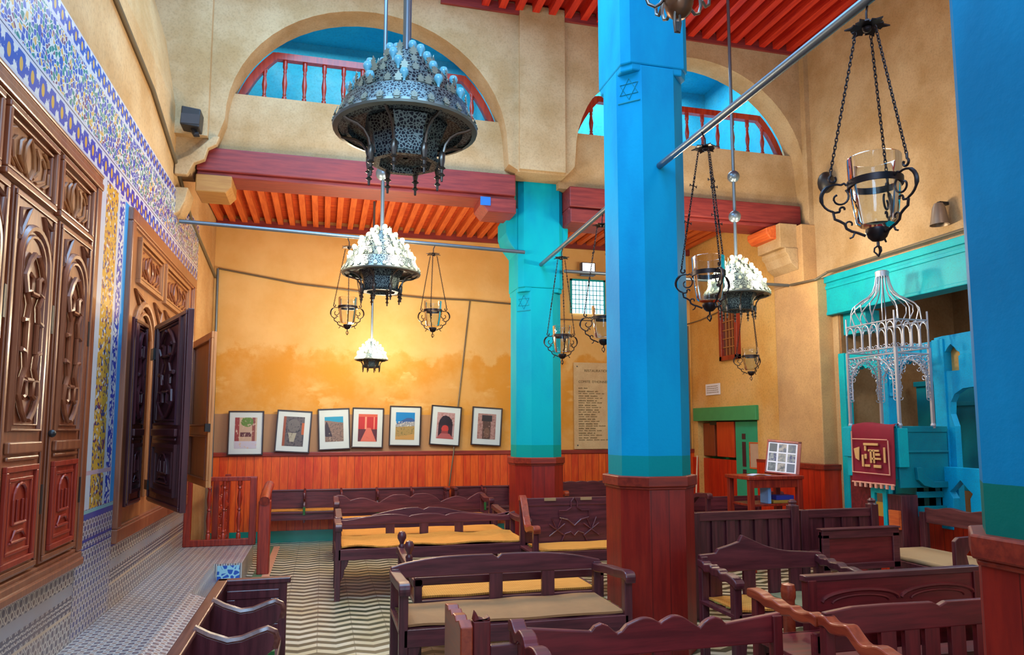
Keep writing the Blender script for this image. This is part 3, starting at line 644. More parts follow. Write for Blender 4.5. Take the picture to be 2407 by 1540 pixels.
# ================================================================== HANGING GLASS LAMPS
def arc(cx, cz, r, a0, a1, n=10, r1=None):
    r1 = r if r1 is None else r1
    return [(cx + (r + (r1 - r) * i / n) * math.cos(math.radians(a0 + (a1 - a0) * i / n)), cz + (r + (r1 - r) * i / n) * math.sin(math.radians(a0 + (a1 - a0) * i / n))) for i in range(n + 1)]
def glass_lamp(lab, loc, rz, grp='hanging glass lamps', chain_len=0.56, tilt=0.0, ornate=False):
    r = thing('hanging_lamp', lab, 'lamp', loc, rz, grp)
    m = MB(); m.tube([(0, 0, 0.03), (0.012, 0, 0.045), (0.02, 0, 0.03), (0.012, 0, 0.005), (0, 0, -0.02), (0, 0, -0.075)], 0.005, 6); m.build('hook', IRON, r, smooth=True)
    m = MB()
    for k in range(6):
        a = 2 * PI * k / 6; d = Vector((math.cos(a), math.sin(a), -0.12)).normalized(); leaf(m, Vector((0, 0, -0.075)) + d * 0.008, Vector((-math.sin(a), math.cos(a), 0)), d, 0.082, 0.006)
    m.sphere((0, 0, -0.085), 0.02, 10, 6); m.build('leaf_canopy', IRON, r)
    top = 0.10; zb = -0.10 - chain_len
    chs = []
    for k in range(3):
        a = 2 * PI * k / 3; p0 = Vector((0.045 * math.cos(a), 0.045 * math.sin(a), -0.10)); p1 = Vector((0.168 * math.cos(a), 0.168 * math.sin(a), zb))
        L = (p1 - p0).length; d = (p1 - p0).normalized(); m = MB(); n = max(4, int(L / 0.0165)); s1 = d.orthogonal().normalized(); s2 = d.cross(s1)
        for j in range(n):
            c = p0 + d * (L * (j + 0.5) / n); s = s1 if j % 2 else s2; h = L / n * 0.72
            m.tube([c + d * (h * math.cos(q)) + s * (0.0055 * math.sin(q)) for q in [2 * PI * i / 8 for i in range(8)]], 0.0022, 5, True)
        if ornate:
            for t in (0.30, 0.62):
                c = p0 + d * (L * t)
                for q in range(4):
                    e = s1 * math.cos(q * PI / 2) + d * math.sin(q * PI / 2)
                    m.tube([c, c + e * 0.018, c + e * 0.026 + (s1 * -math.sin(q * PI / 2) + d * math.cos(q * PI / 2)) * 0.008, c + e * 0.026 - (s1 * -math.sin(q * PI / 2) + d * math.cos(q * PI / 2)) * 0.008], 0.003, 5)
                m.sphere(p0 + d * (L * (t - 0.07)), 0.008, 8, 5); m.sphere(p0 + d * (L * (t + 0.07)), 0.008, 8, 5)
        m.build('chain', IRON, r)
    z0 = zb + 0.66    # lower assembly shifts with the chain length
    v = MB(); v.lathe([(0.104, z0 - 0.615), (0.1005, z0 - 0.70), (0.092, z0 - 0.79), (0.078, z0 - 0.885), (0.066, z0 - 0.898), (0.001, z0 - 0.898)], 28)
    v.lathe([(0.001, z0 - 0.886), (0.062, z0 - 0.886), (0.074, z0 - 0.878), (0.088, z0 - 0.79), (0.0965, z0 - 0.70), (0.101, z0 - 0.615), (0.1025, z0 - 0.612), (0.104, z0 - 0.615)], 28)
    vo = v.build('glass_vase', GLASS, r, smooth=True)
    if tilt: vo.rotation_euler = (0, 0, 0)
    m = MB(); m.lathe([(0.100, z0 - 0.735), (0.106, z0 - 0.735), (0.107, z0 - 0.707), (0.102, z0 - 0.707), (0.100, z0 - 0.735)], 28); m.build('ring_band', IRON, r, smooth=True)
    for k in range(3):
        a = 2 * PI * k / 3; d = Vector((math.cos(a), math.sin(a), 0)); m = MB()
        P = lambda pts: [d * x + Vector((0, 0, z0 + z)) for x, z in pts]
        m.tube(P([(0.168, -0.655), (0.168, -0.672)] + arc(0.160, -0.69, 0.017, 60, -230, 10, 0.010)), 0.0052, 6)
        m.tube(P(arc(0.150, -0.772, 0.058, 110, -70, 12, 0.060)), [0.0045] * 4 + [0.0085] * 5 + [0.005] * 4, 6)
        m.tube(P([(0.131, -0.718), (0.118, -0.712), (0.108, -0.722)]), 0.005, 6)
        m.tube(P(arc(0.140, -0.772, 0.042, 130, 420, 14, 0.014)), 0.0045, 6)
        m.tube(P(arc(0.170, -0.828, 0.0, 0, 0, 1) + [(0.158, -0.835), (0.140, -0.832)] + arc(0.128, -0.822, 0.012, -30, 200, 8, 0.007)), 0.0048, 6)
        m.tube(P([(0.165, -0.835), (0.160, -0.862), (0.140, -0.872), (0.122, -0.885), (0.116, -0.905), (0.098, -0.917), (0.075, -0.925), (0.045, -0.94)]), 0.0055, 6)
        m.tube(P([(0.116, -0.90)] + arc(0.104, -0.888, 0.016, -30, 210, 8, 0.009)), 0.0042, 6)
        m.tube(P([(0.085, -0.922), (0.094, -0.942), (0.106, -0.947)]), 0.004, 6)
        m.build('scroll_bracket', IRON, r, smooth=True)
    m = MB(); m.lathe([(0.001, z0 - 0.967), (0.022, z0 - 0.962), (0.036, z0 - 0.948), (0.046, z0 - 0.925), (0.044, z0 - 0.913), (0.001, z0 - 0.908)], 18); m.build('base_cup', IRON, r, smooth=True)
    m = MB(); m.tube([(0, 0, z0 - 0.965), (0, 0, z0 - 0.985)], 0.006, 6)
    for k in range(3):
        a = 2 * PI * k / 3; d = Vector((math.cos(a), math.sin(a), 0)); m.tube([Vector((0, 0, z0 - 0.983)) + d * x + Vector((0, 0, z)) for x, z in ((0, 0), (0.014, -0.01), (0.016, -0.025), (0.006, -0.036), (0, -0.045))], 0.0035, 6)
    m.build('drop_finial', IRON, r, smooth=True)
    return r
g1 = glass_lamp('big clear glass lamp on three chains at the upper right, before the golden wall', (2.29, 2.55, 3.455), 0.55, chain_len=0.60); g1.scale = (1.05, 1.05, 1.05)
glass_lamp('glass lamp on ornate chains just right of the middle blue column, overlapping the lit chandelier', (2.355, 4.07, 3.49), 2.5, chain_len=0.75, ornate=True)
glass_lamp('glass lamp half hidden behind the left side of the middle blue column', (2.42, 6.03, 3.525), 0.75, chain_len=0.78, ornate=True)
glass_lamp('glass lamp hanging before the turquoise far column', (2.466, 7.33, 3.525), 0.35, chain_len=0.78, ornate=True)
glass_lamp('small glass lamp left of the lit chandeliers before the far wall', (0.235, 8.11, 3.69), 2.62, chain_len=0.60)
glass_lamp('small glass lamp right of the lit chandeliers before the far wall', (1.18, 8.11, 3.67), 0.25, chain_len=0.58)
glass_lamp('small glass lamp below the right lit chandelier, beside the red window', (5.25, 8.10, 3.43), 0.42, chain_len=0.76)

# ================================================================== WALL FITTINGS
sp = thing('speaker', 'black loudspeaker high on the left arcade pier', 'speaker', (-1.36, 7.62, 4.70))
MB().prism([(-0.09, -0.09), (0.09, -0.11), (0.10, 0.08), (-0.08, 0.10)], 'y', -0.10, 0.10).build('case', BLACK, sp, bevel=0.01)
box(-0.08, 0.09, -0.105, -0.10, -0.08, 0.02).build('front_grille', plain('speaker_grille', srgb(60, 56, 58), 0.7), sp)
m = MB(); m.box(-0.02, 0.02, 0.09, 0.18, -0.02, 0.02); m.tube([(0.02, 0.0, -0.10), (0.05, -0.02, -0.16), (0.08, -0.02, -0.15)], 0.03, 8); m.build('bracket', BLACK, sp)
sp = thing('speaker', 'dark grey egg-shaped loudspeaker on the right golden wall', 'speaker', (6.0, 7.42, 4.62))
m = MB(); m.sphere((-0.06, 0, 0), 0.10, 14, 8, 1.35); m.build('case', BLACK, sp, smooth=True)
box(0.0, 0.06, -0.02, 0.02, -0.02, 0.02).build('bracket', BLACK, sp)
sp = thing('wall_light', 'small ribbed lamp on the right wall at the edge of the nearest column', 'lamp', (6.0, 5.78, 3.75))
m = MB(); m.lathe([(0.09, -0.12), (0.085, -0.10), (0.06, 0.06), (0.04, 0.10), (0.001, 0.11)], 16, (-0.06, 0, 0)); m.build('shade', plain('ribbed_shade', srgb(150, 130, 110), 0.4, 0.4), sp, smooth=True)
box(-0.06, 0.06, -0.02, 0.02, 0.09, 0.12).build('bracket', BLACK, sp)
fl = thing('floodlight', 'small floodlight above the grilled window on the far wall', 'floodlight', (4.05, 10.74, 4.14))
box(-0.12, 0.12, -0.05, 0.05, -0.11, 0.10).build('housing', plain('floodlight_housing', srgb(60, 66, 86), 0.4), fl, bevel=0.01)
box(-0.10, 0.10, -0.056, -0.05, -0.06, 0.085).build('lens', LITF, fl)
m = MB(); m.box(-0.03, 0.03, 0.05, 0.15, -0.02, 0.02); m.build('bracket', BLACK, fl)

wd = thing('grilled_window', 'small bright window with a turquoise grille in the far wall', 'window', (4.10, 10.88, 3.44))
m = MB(); m.box(-0.30, -0.27, -0.02, 0.01, 0, 0.56); m.box(0.27, 0.30, -0.02, 0.01, 0, 0.56); m.box(-0.30, 0.30, -0.02, 0.01, 0.53, 0.56); m.build('frame', TURQ, wd)
box(-0.27, 0.27, -0.002, 0.006, 0.0, 0.53).build('pane', LITW, wd)
m = MB()
for i in range(1, 9): m.tube([(-0.27 + 0.54 * i / 9, -0.012, 0), (-0.27 + 0.54 * i / 9, -0.012, 0.53)], 0.006, 6)
for i in range(1, 7): m.tube([(-0.27, -0.014, 0.53 * i / 7), (0.27, -0.014, 0.53 * i / 7)], 0.006, 6)
m.build('grille', TURQ, wd)
wr = thing('lattice_window', 'narrow red-framed lattice window on the right aisle wall', 'window', (5.91, 9.64, 2.62))
m = MB(); m.box(-0.05, 0.02, -0.25, -0.18, 0, 0.92); m.box(-0.05, 0.02, 0.18, 0.25, 0, 0.92); m.box(-0.05, 0.02, -0.25, 0.25, 0, 0.07); m.box(-0.05, 0.02, -0.25, 0.25, 0.85, 0.92); m.build('frame', REDW, wr, bevel=0.006)
box(-0.005, 0.01, -0.18, 0.18, 0.07, 0.85).build('pane', plain('dark_red_pane', srgb(104, 44, 30), 0.3), wr)
m = MB()
for i in range(1, 4): m.box(-0.02, -0.006, -0.18 + 0.36 * i / 4 - 0.008, -0.18 + 0.36 * i / 4 + 0.008, 0.07, 0.85)
for i in range(1, 6): m.box(-0.022, -0.006, -0.18, 0.18, 0.07 + 0.78 * i / 6 - 0.008, 0.07 + 0.78 * i / 6 + 0.008)
m.build('lattice', plain('lattice_tan', srgb(170, 110, 60), 0.5), wr)

def text_mesh(name, s, size, mat, parent, loc, rot, align='LEFT', ext=0.001):
    cu = bpy.data.curves.new(name, 'FONT'); cu.body = s; cu.size = size; cu.align_x = align; cu.extrude = ext
    ob = bpy.data.objects.new(name, cu); COL.objects.link(ob); dg = bpy.context.evaluated_depsgraph_get()
    me = bpy.data.meshes.new_from_object(ob.evaluated_get(dg)); bpy.data.objects.remove(ob)
    me.name = name; me.materials.clear(); me.materials.append(mat)
    o = bpy.data.objects.new(name, me); COL.objects.link(o); o.parent = parent; o.location = loc; o.rotation_euler = rot; return o
INK = plain('engraved_lettering', srgb(112, 92, 48), 0.6)
pq = thing('plaque', 'tall pale stone plaque headed RESTAURATION on the far wall', 'plaque', (4.32, 10.87, 1.27))
box(-0.475, 0.475, -0.012, 0.02, 0.0, 1.375).build('slab', mottled('pale_stone', srgb(212, 188, 144), srgb(196, 166, 124), 4, 0.6), pq, bevel=0.004)
text_mesh('heading', 'RESTAURATION', 0.058, INK, pq, (-0.30, -0.014, 1.225), (PI / 2, 0, 0))
text_mesh('subheading', "COMITE  D'HONNEUR", 0.055, INK, pq, (-0.40, -0.014, 1.05), (PI / 2, 0, 0))
em = MB(); em.lathe([(0.05, 0), (0.05, 0.006), (0.02, 0.006)], 16); em.xform(Matrix.Translation((0.22, -0.012, 1.25)) @ Matrix.Rotation(PI / 2, 4, 'X')); em.build('emblem', INK, pq)
rnd = random.Random(3); lm = MB(); z = 0.955
def words_line(z, x, total, h):
    while total > 0.02:
        w_ = min(total, rnd.uniform(0.05, 0.13)); xx = x
        while xx < x + w_ - 0.006:
            q = rnd.uniform(0.005, 0.009); lm.box(xx, xx + q, -0.0135, -0.0118, z, z + h * rnd.uniform(0.7, 1.0)); xx += q + 0.0035
        x += w_ + 0.02; total -= w_ + 0.02
words_line(z, -0.40, 0.17, 0.02); z -= 0.052
for k in range(11):
    words_line(z, -0.40, rnd.uniform(0.28, 0.36), 0.021); words_line(z - 0.031, -0.40, rnd.uniform(0.32, 0.52), 0.016); z -= 0.0735
lm.build('name_list', INK, pq)
for px in (-0.42, 0.42):
    for pz in (0.06, 1.31):
        q = MB(); q.sphere((0, 0, 0), 0.012, 8, 5); q.build('screw', BRASS, pq, loc=(px, -0.012, pz))
sg = thing('notice', 'small white notice high on the golden aisle wall above the green lintel', 'sign', (5.92, 10.2, 2.12))
box(-0.008, 0.006, -0.21, 0.21, 0.0, 0.175).build('sheet', PAPER, sg)
lm = MB(); z = 0.13
for k in range(4):
    y = 0.17
    while y > -0.17 + rnd.uniform(0, 0.05): q = rnd.uniform(0.02, 0.05); lm.box(-0.0095, -0.008, y - q, y, z, z + 0.010); y -= q + 0.012
    z -= 0.032
lm.build('printed_lines', plain('notice_ink', srgb(120, 100, 70), 0.6), sg)

# framed photographs
def photo_mat(name, base, layers, w_, h_):
    t = NT(name); v = t.coord(); x, y, z = t.xyz(v); u = t.math('DIVIDE', x, w_); q = t.math('DIVIDE', z, h_)
    col = base; n = t.noise(v, 30, 4)
    for L in layers:
        k, c = L[0], L[-1]
        if k == 'rect': f_ = t.math('MULTIPLY', t.band(u, L[1], L[2]), t.band(q, L[3], L[4]))
        elif k == 'ell':
            a = t.math('DIVIDE', t.math('SUBTRACT', u, L[1]), L[3]); b = t.math('DIVIDE', t.math('SUBTRACT', q, L[2]), L[4])
            f_ = t.math('LESS_THAN', t.math('ADD', t.math('MULTIPLY', a, a), t.math('MULTIPLY', b, b)), t.math('ADD', 0.75, t.math('MULTIPLY', n, 0.5)))
        elif k == 'trap':   # zb, zt, half width bottom, half width top, centre
            s = t.math('DIVIDE', t.math('SUBTRACT', q, L[1]), L[2] - L[1]); hw = t.math('ADD', L[3], t.math('MULTIPLY', s, L[4] - L[3]))
            f_ = t.math('MULTIPLY', t.band(q, L[1], L[2]), t.math('LESS_THAN', t.math('ABSOLUTE', t.math('SUBTRACT', u, L[5])), hw))
        elif k == 'noise': f_ = t.math('MULTIPLY', t.sstep(t.noise(v, L[1], 4), L[2], L[2] + 0.1), t.band(q, L[3], L[4]))
        elif k == 'slope':  # below the line z = a + b x
            f_ = t.math('LESS_THAN', q, t.math('ADD', t.math('ADD', L[1], t.math('MULTIPLY', u, L[2])), t.math('MULTIPLY', t.math('SUBTRACT', n, 0.5), 0.08)))
        col = t.mix(f_, col, c)
    return t.done(col, 0.35)
G = srgb
arts = [
 (G(196, 164, 140), [('rect', -.5, -.30, -.5, .5, G(150, 60, 60)), ('rect', .28, .42, -.5, .5, G(140, 70, 60)), ('ell', .05, .36, .28, .16, G(96, 130, 50)), ('rect', -.25, .25, -.12, .02, G(96, 44, 52)), ('rect', -.5, .5, -.5, -.26, G(196, 190, 206)), ('noise', 22, .55, -.5, .5, G(210, 180, 160))]),
 (G(96, 84, 84), [('noise', 26, .5, -.5, .5, G(60, 50, 58)), ('ell', 0, .2, .3, .22, G(110, 100, 96)), ('noise', 40, .56, -.1, .3, G(36, 32, 40)), ('rect', -.5, -.38, -.5, .5, G(150, 70, 30)), ('rect', .38, .5, -.1, .3, G(190, 90, 30)), ('trap', -.35, -.05, .1, .2, -.05, G(170, 160, 140)), ('noise', 18, .58, -.5, 0, G(84, 70, 66))]),
 (G(20, 150, 190), [('slope', .30, -.12, G(140, 110, 96)), ('noise', 40, .5, -.5, .25, G(104, 84, 76)), ('trap', -.3, .3, .30, .02, -.4, G(56, 34, 44)), ('noise', 26, .56, -.5, -.15, G(180, 160, 140))]),
 (G(190, 30, 24), [('rect', -.5, .5, -.5, -.05, G(88, 24, 40)), ('rect', -.16, -.06, -.05, .5, G(230, 150, 120)), ('rect', .30, .36, -.05, .5, G(230, 140, 110)), ('rect', -.5, .5, .40, .5, G(210, 90, 60)), ('trap', -.5, .0, .42, .10, .05, G(216, 110, 90)), ('noise', 60, .6, -.5, 0, G(200, 80, 70))]),
 (G(10, 130, 200), [('trap', .0, .30, .9, .12, .2, G(58, 90, 150)), ('slope', .12, .1, G(150, 150, 156)), ('noise', 40, .5, -.02, .16, G(206, 206, 200)), ('slope', -.02, .05, G(170, 140, 80)), ('noise', 34, .54, -.5, -.05, G(110, 104, 60)), ('slope', -.34, .1, G(196, 148, 80))]),
 (G(190, 150, 150), [('noise', 24, .5, -.5, .5, G(170, 120, 116)), ('ell', 0, .02, .40, .36, G(44, 22, 34)), ('rect', -.40, .40, -.42, .02, G(60, 30, 44)), ('ell', -.02, -.12, .20, .14, G(200, 60, 50)), ('rect', -.22, .16, -.34, -.20, G(150, 60, 60)), ('trap', -.5, -.30, .5, .25, 0, G(180, 90, 90))]),
 (G(176, 134, 126), [('noise', 26, .48, -.5, .5, G(150, 104, 100)), ('rect', -.22, .22, -.5, .42, G(88, 58, 48)), ('rect', -.28, .28, .20, .44, G(44, 32, 36)), ('ell', .02, -.25, .16, .2, G(120, 84, 66)), ('noise', 40, .6, -.5, .2, G(206, 170, 160))])]
fdesc = ['framed photograph of a pale courtyard, leftmost on the far wall', 'framed photograph of dark rocks with orange edges, tilted to the right', 'framed photograph of a stony slope under blue sky beside the red interior', 'framed photograph of a red interior with a pink carpet', 'framed photograph of a blue mountain above a white town', 'framed photograph of an arched passage with a red light inside', 'framed photograph of an old doorway, nearest the turquoise column']
fr = [((-1.28, -0.807), (1.222, 1.842), 0.0), ((-0.65, -0.155), (1.245, 1.862), 3.0), ((-0.07, 0.394), (1.278, 1.895), -2.5), ((0.405, 0.875), (1.302, 1.908), 1.2), ((0.945, 1.427), (1.325, 1.938), 1.3), ((1.555, 2.03), (1.33, 1.945), 4.0), ((2.185, 2.67), (1.325, 1.928), 3.5)]
ph = [(0.62, 0.70), (0.60, 0.70), (0.58, 0.60), (0.60, 0.68), (0.60, 0.68), (0.58, 0.66), (0.60, 0.66)]
for i, ((xa, xb), (za, zb), tl) in enumerate(fr):
    cx, cz = (xa + xb) / 2, (za + zb) / 2; W_ = (xb - xa) * (0.97 if tl else 1); H_ = (zb - za) * (0.97 if tl else 1)
    r = thing('framed_photograph', fdesc[i], 'picture', (cx, 10.825 if i < 2 else 10.86, cz), 0, 'framed photographs on the far wall'); r.rotation_euler = (math.radians(-2), math.radians(tl), 0)
    b_ = 0.018; m = MB(); m.box(-W_/2, W_/2, -0.015, 0.02, H_/2 - b_, H_/2); m.box(-W_/2, W_/2, -0.015, 0.02, -H_/2, -H_/2 + b_); m.box(-W_/2, -W_/2 + b_, -0.015, 0.02, -H_/2 + b_, H_/2 - b_); m.box(W_/2 - b_, W_/2, -0.015, 0.02, -H_/2 + b_, H_/2 - b_); m.build('frame', plain('black_frame', srgb(46, 32, 36), 0.35), r, bevel=0.003)
    box(-W_/2 + b_, W_/2 - b_, 0.0, 0.012, -H_/2 + b_, H_/2 - b_).build('mat_board', WHITEM, r)
    pw, pH = W_ * ph[i][0], H_ * ph[i][1]
    box(-pw/2, pw/2, -0.003, 0.0, -pH/2, pH/2).build('photograph', photo_mat('photo_print_%d' % i, arts[i][0], arts[i][1], pw, pH), r)
    box(-W_/2 + b_, W_/2 - b_, -0.009, -0.007, -H_/2 + b_, H_/2 - b_).build('glass', PANE, r)
# ================================================================== CARVED DOORS OF THE LEFT WALL
def ringf(m, x0, x1, y0, y1, z0, z1, b):
    m.box(x0, x1, y0, y1, z1 - b, z1); m.box(x0, x1, y0, y1, z0, z0 + b); m.box(x0, x1, y0, y0 + b, z0 + b, z1 - b); m.box(x0, x1, y1 - b, y1, z0 + b, z1 - b)
def stroke(m, pts, x, r=0.012, n=6): m.tube([(x, y, z) for y, z in pts], r, n)
def carved_leaf_panel(m, y0, y1, z0, z1, x):
    # foliage strokes filling an upper panel
    cy, cz, w_, h_ = (y0 + y1) / 2, (z0 + z1) / 2, (y1 - y0) / 2 - 0.05, (z1 - z0) / 2 - 0.035
    for s in (-1, 1):
        stroke(m, [(cy + s * w_ * 0.05, cz - h_), (cy + s * w_ * 0.25, cz - h_ * 0.3), (cy + s * w_ * 0.2, cz + h_ * 0.4), (cy + s * w_ * 0.02, cz + h_)], x, 0.011)
        stroke(m, [(cy + s * w_ * 0.18, cz - h_ * 0.8), (cy + s * w_ * 0.5, cz - h_ * 0.2), (cy + s * w_ * 0.45, cz + h_ * 0.45), (cy + s * w_ * 0.28, cz + h_ * 0.75)], x, 0.011)
        stroke(m, [(cy + s * w_ * 0.35, cz - h_ * 0.9), (cy + s * w_ * 0.75, cz - h_ * 0.5), (cy + s * w_ * 0.8, cz + h_ * 0.2), (cy + s * w_ * 0.62, cz + h_ * 0.55)], x, 0.010)
        stroke(m, [(cy + s * w_ * 0.7, cz - h_ * 0.9), (cy + s * w_, cz - h_ * 0.5), (cy + s * w_ * 0.98, cz + h_ * 0.1)], x, 0.009)
        stroke(m, [(cy + s * w_ * 0.7, cz + h_ * 0.9), (cy + s * w_ * 0.92, cz + h_ * 0.7), (cy + s * w_ * 0.98, cz + h_ * 0.4)], x, 0.009)
def arch_out(y0, y1, z0, z1, n=12):
    r = (y1 - y0) / 2; c = (y0 + y1) / 2
    return [(y0, z0), (y0, z1 - r)] + [(c - r * math.cos(PI * i / n), z1 - r + r * math.sin(PI * i / n)) for i in range(1, n)] + [(y1, z1 - r), (y1, z0)]
def scrolls(m, cy, w_, z, s, x):
    # lyre-like scroll motif, s = +1 points up, -1 points down
    for d in (-1, 1):
        stroke(m, [(cy + d * w_ * 0.18, z), (cy + d * w_ * 0.55, z + s * 0.05), (cy + d * w_ * 0.9, z + s * 0.13), (cy + d * w_ * 0.75, z + s * 0.21), (cy + d * w_ * 0.35, z + s * 0.20), (cy + d * w_ * 0.32, z + s * 0.13), (cy + d * w_ * 0.55, z + s * 0.115)], x, 0.015)
        stroke(m, [(cy + d * w_ * 0.7, z + s * 0.21), (cy + d * w_ * 0.42, z + s * 0.27), (cy + d * w_ * 0.55, z + s * 0.35), (cy + d * w_ * 0.9, z + s * 0.36)], x, 0.014)
    stroke(m, [(cy - w_ * 0.3, z + s * 0.21), (cy + w_ * 0.3, z + s * 0.21)], x, 0.013)
def door_leaf(parent, name, loc, rz, W_, zs, mats, arch=True, top=None):
    # leaf: foot at z=0, y from 0 to W_, carved face at x = 0 looking to +x; zs = (arch bottom, arch top, bar, panel bottom, panel top, height)
    za, zt, zb0, zb1, zp0, zp1, H_ = zs; base, carv, pan = mats
    b = MB(); b.box(-0.045, 0.0, 0, W_, 0, H_); ringf(b, 0, 0.012, 0.012, W_ - 0.012, 0.012, H_ - 0.012, 0.03)
    lf = b.build(name, base, parent, bevel=0.005, loc=loc, rot=(0, 0, rz))
    c = MB(); a0, a1 = W_ * 0.16, W_ * 0.84
    oo = arch_out(a0, a1, za, zt) if arch else [(a0, za), (a0, zt), (a1, zt), (a1, za)]
    c.tube([(0.004, y, z) for y, z in oo], 0.020, 6, True)
    k = 0.028; oi = arch_out(a0 + k * 1.6, a1 - k * 1.6, za + k, zt - k * 1.6) if arch else [(a0 + k, za + k), (a0 + k, zt - k), (a1 - k, zt - k), (a1 - k, za + k)]
    c.tube([(0.004, y, z) for y, z in oi], 0.012, 6, True)
    cy, w_ = W_ / 2, (a1 - a0) * 0.36
    scrolls(c, cy, w_, za + 0.05, 1, 0.016); scrolls(c, cy, w_, zt - (0.14 if arch else 0.06) , -1, 0.016)
    for d in (-1, 1): stroke(c, [(cy + d * w_ * 0.5, za + 0.40), (cy + d * w_ * 0.5, zt - 0.50)], 0.012, 0.013)
    if arch:
        for d in (-1, 1):
            tri = [(cy + d * W_ * 0.16, zt + 0.09), (cy + d * W_ * 0.38, zt + 0.05), (cy + d * W_ * 0.36, zt - 0.09)]
            c.tube([(0.006, y, z) for y, z in tri], 0.013, 6, True)
    c.build('carving', carv, lf, smooth=True)
    b = MB(); b.box(0, 0.028, W_ * 0.13, W_ * 0.87, zb0, zb1); b.box(0, 0.018, W_ * 0.15, W_ * 0.85, zb0 - 0.035, zb0 - 0.012); b.build('cross_bar', base, lf, bevel=0.008)
    p = MB(); ringf(p, 0, 0.022, W_ * 0.14, W_ * 0.86, zp0, zp1, 0.03); ringf(p, 0, 0.016, W_ * 0.24, W_ * 0.76, zp0 + 0.06, zp1 - 0.06, 0.018); p.box(0, 0.006, W_ * 0.2, W_ * 0.8, zp0 + 0.03, zp1 - 0.03)
    h = zp1 - zp0
    p.tube([(0.012, y, z) for y, z in arch_out(W_ * 0.36, W_ * 0.64, zp0 + h * 0.42, zp1 - h * 0.18, 8)], 0.010, 6, True)
    for q in (0.44, 0.56): p.tube([(0.012, W_ * q, zp0 + h * 0.44), (0.012, W_ * q, zp0 + h * 0.66)], 0.008, 6)
    p.tube([(0.012, W_ * 0.34, zp0 + h * 0.24), (0.012, W_ * 0.42, zp0 + h * 0.34), (0.012, W_ * 0.58, zp0 + h * 0.34), (0.012, W_ * 0.66, zp0 + h * 0.24)], 0.010, 6, True)
    p.build('lower_panel', pan, lf, bevel=0.004)
    return lf
# near door: y 2.2 .. 5.36, z 0.72 .. 3.33
d1 = thing('carved_door', 'large glossy brown carved double door nearest the camera on the left wall', 'door', (XL, 4.0, 0.72))
def L1y(y): return y - 4.0
box(0.0, 0.018, L1y(2.2), L1y(5.34), 0.0, 2.61).build('backing_board', DOORL, d1)
b = MB(); ringf(b, 0.0, 0.052, L1y(2.2), L1y(5.37), 0.0, 2.60, 0.09); ringf(b, 0.0, 0.04, L1y(2.3), L1y(5.285), 0.085, 2.515, 0.03)
b.box(0, 0.062, L1y(2.2), L1y(5.37), 2.49, 2.54); b.box(0, 0.066, L1y(2.2), L1y(5.37), 0.0, 0.05); b.box(0, 0.06, L1y(2.2), L1y(5.37), 2.575, 2.60)
b.build('frame', DOORW, d1, bevel=0.010)
b = MB()
for (ya, yb) in ((4.60, 5.22), (3.86, 4.54), (3.1, 3.8)):
    ringf(b, 0.015, 0.058, L1y(ya), L1y(yb), 2.10, 2.47, 0.035); ringf(b, 0.015, 0.042, L1y(ya + 0.05), L1y(yb - 0.05), 2.15, 2.42, 0.018)
b.build('header_panel', DOORW, d1, bevel=0.008)
b = MB()
for (ya, yb) in ((4.62, 5.20), (3.88, 4.52), (3.12, 3.78)): carved_leaf_panel(b, L1y(ya), L1y(yb), 2.14, 2.43, 0.024)
b.build('carving', DOORL, d1, smooth=True)
Z1 = (0.74, 1.80, 0.62, 0.68, 0.06, 0.56, 1.95)
for ya, w_ in ((4.63, 0.58), (3.98, 0.58), (3.34, 0.58)):
    lf = door_leaf(d1, 'door_leaf', (0.048, L1y(ya), 0.13), 0, w_, Z1, (DOORW, DOORW, DOORR))
    hm = MB(); hm.box(-0.01, 0.012, w_ - 0.005, w_ + 0.022, 0.28, 0.44); hm.box(-0.01, 0.012, w_ - 0.005, w_ + 0.022, 1.28, 1.44); hm.build('hinge', BLACK, lf)
MB().sphere((0.075, L1y(4.62), 0.85), 0.022, 10, 6).build('knob', BLACK, d1, smooth=True)

# second door with leaves standing open: y 6.20 .. 9.20
d2 = thing('carved_door', 'farther carved wall door with dark leaves standing open', 'door', (XL, 7.9, 0.72))
def L2y(y): return y - 7.9
box(0.0, 0.018, L2y(6.22), L2y(9.18), 0.0, 2.62).build('backing_board', DOORL, d2)
b = MB(); ringf(b, 0.0, 0.055, L2y(6.20), L2y(9.19), 0.0, 2.64, 0.11); ringf(b, 0.0, 0.042, L2y(6.31), L2y(9.08), 0.10, 2.54, 0.03); b.build('frame', DOORW, d2, bevel=0.010)
b = MB()
for (ya, yb) in ((6.50, 7.40), (7.52, 8.75)): ringf(b, 0.015, 0.056, L2y(ya), L2y(yb), 2.08, 2.47, 0.035); ringf(b, 0.015, 0.044, L2y(ya + 0.05), L2y(yb - 0.05), 2.13, 2.42, 0.018)
for yc in (6.60, 7.30, 7.75, 8.45): b.tube([(0.03, L2y(yc - 0.14), 2.02), (0.03, L2y(yc + 0.16), 1.98), (0.03, L2y(yc + 0.1), 1.86)], 0.016, 6, True)
b.tube([(0.035, L2y(y), z - 0.72) for y, z in arch_out(6.45, 7.15, 1.0, 2.66)], 0.028, 6); b.tube([(0.035, L2y(y), z - 0.72) for y, z in arch_out(6.53, 7.07, 1.0, 2.58)], 0.018, 6)
b.build('header_panel', DOORL, d2, bevel=0.008)
b = MB()
for (ya, yb) in ((6.54, 7.36), (7.56, 8.71)): carved_leaf_panel(b, L2y(ya), L2y(yb), 2.13, 2.42, 0.026)
b.build('carving', DOORW, d2, smooth=True)
Z2 = (0.66, 1.48, 0.56, 0.62, 0.10, 0.50, 1.53)
door_leaf(d2, 'fixed_leaf', (0.05, L2y(6.42), 0.255), 0, 0.44, Z2, (DARKW, DARKW, DARKW), arch=False)
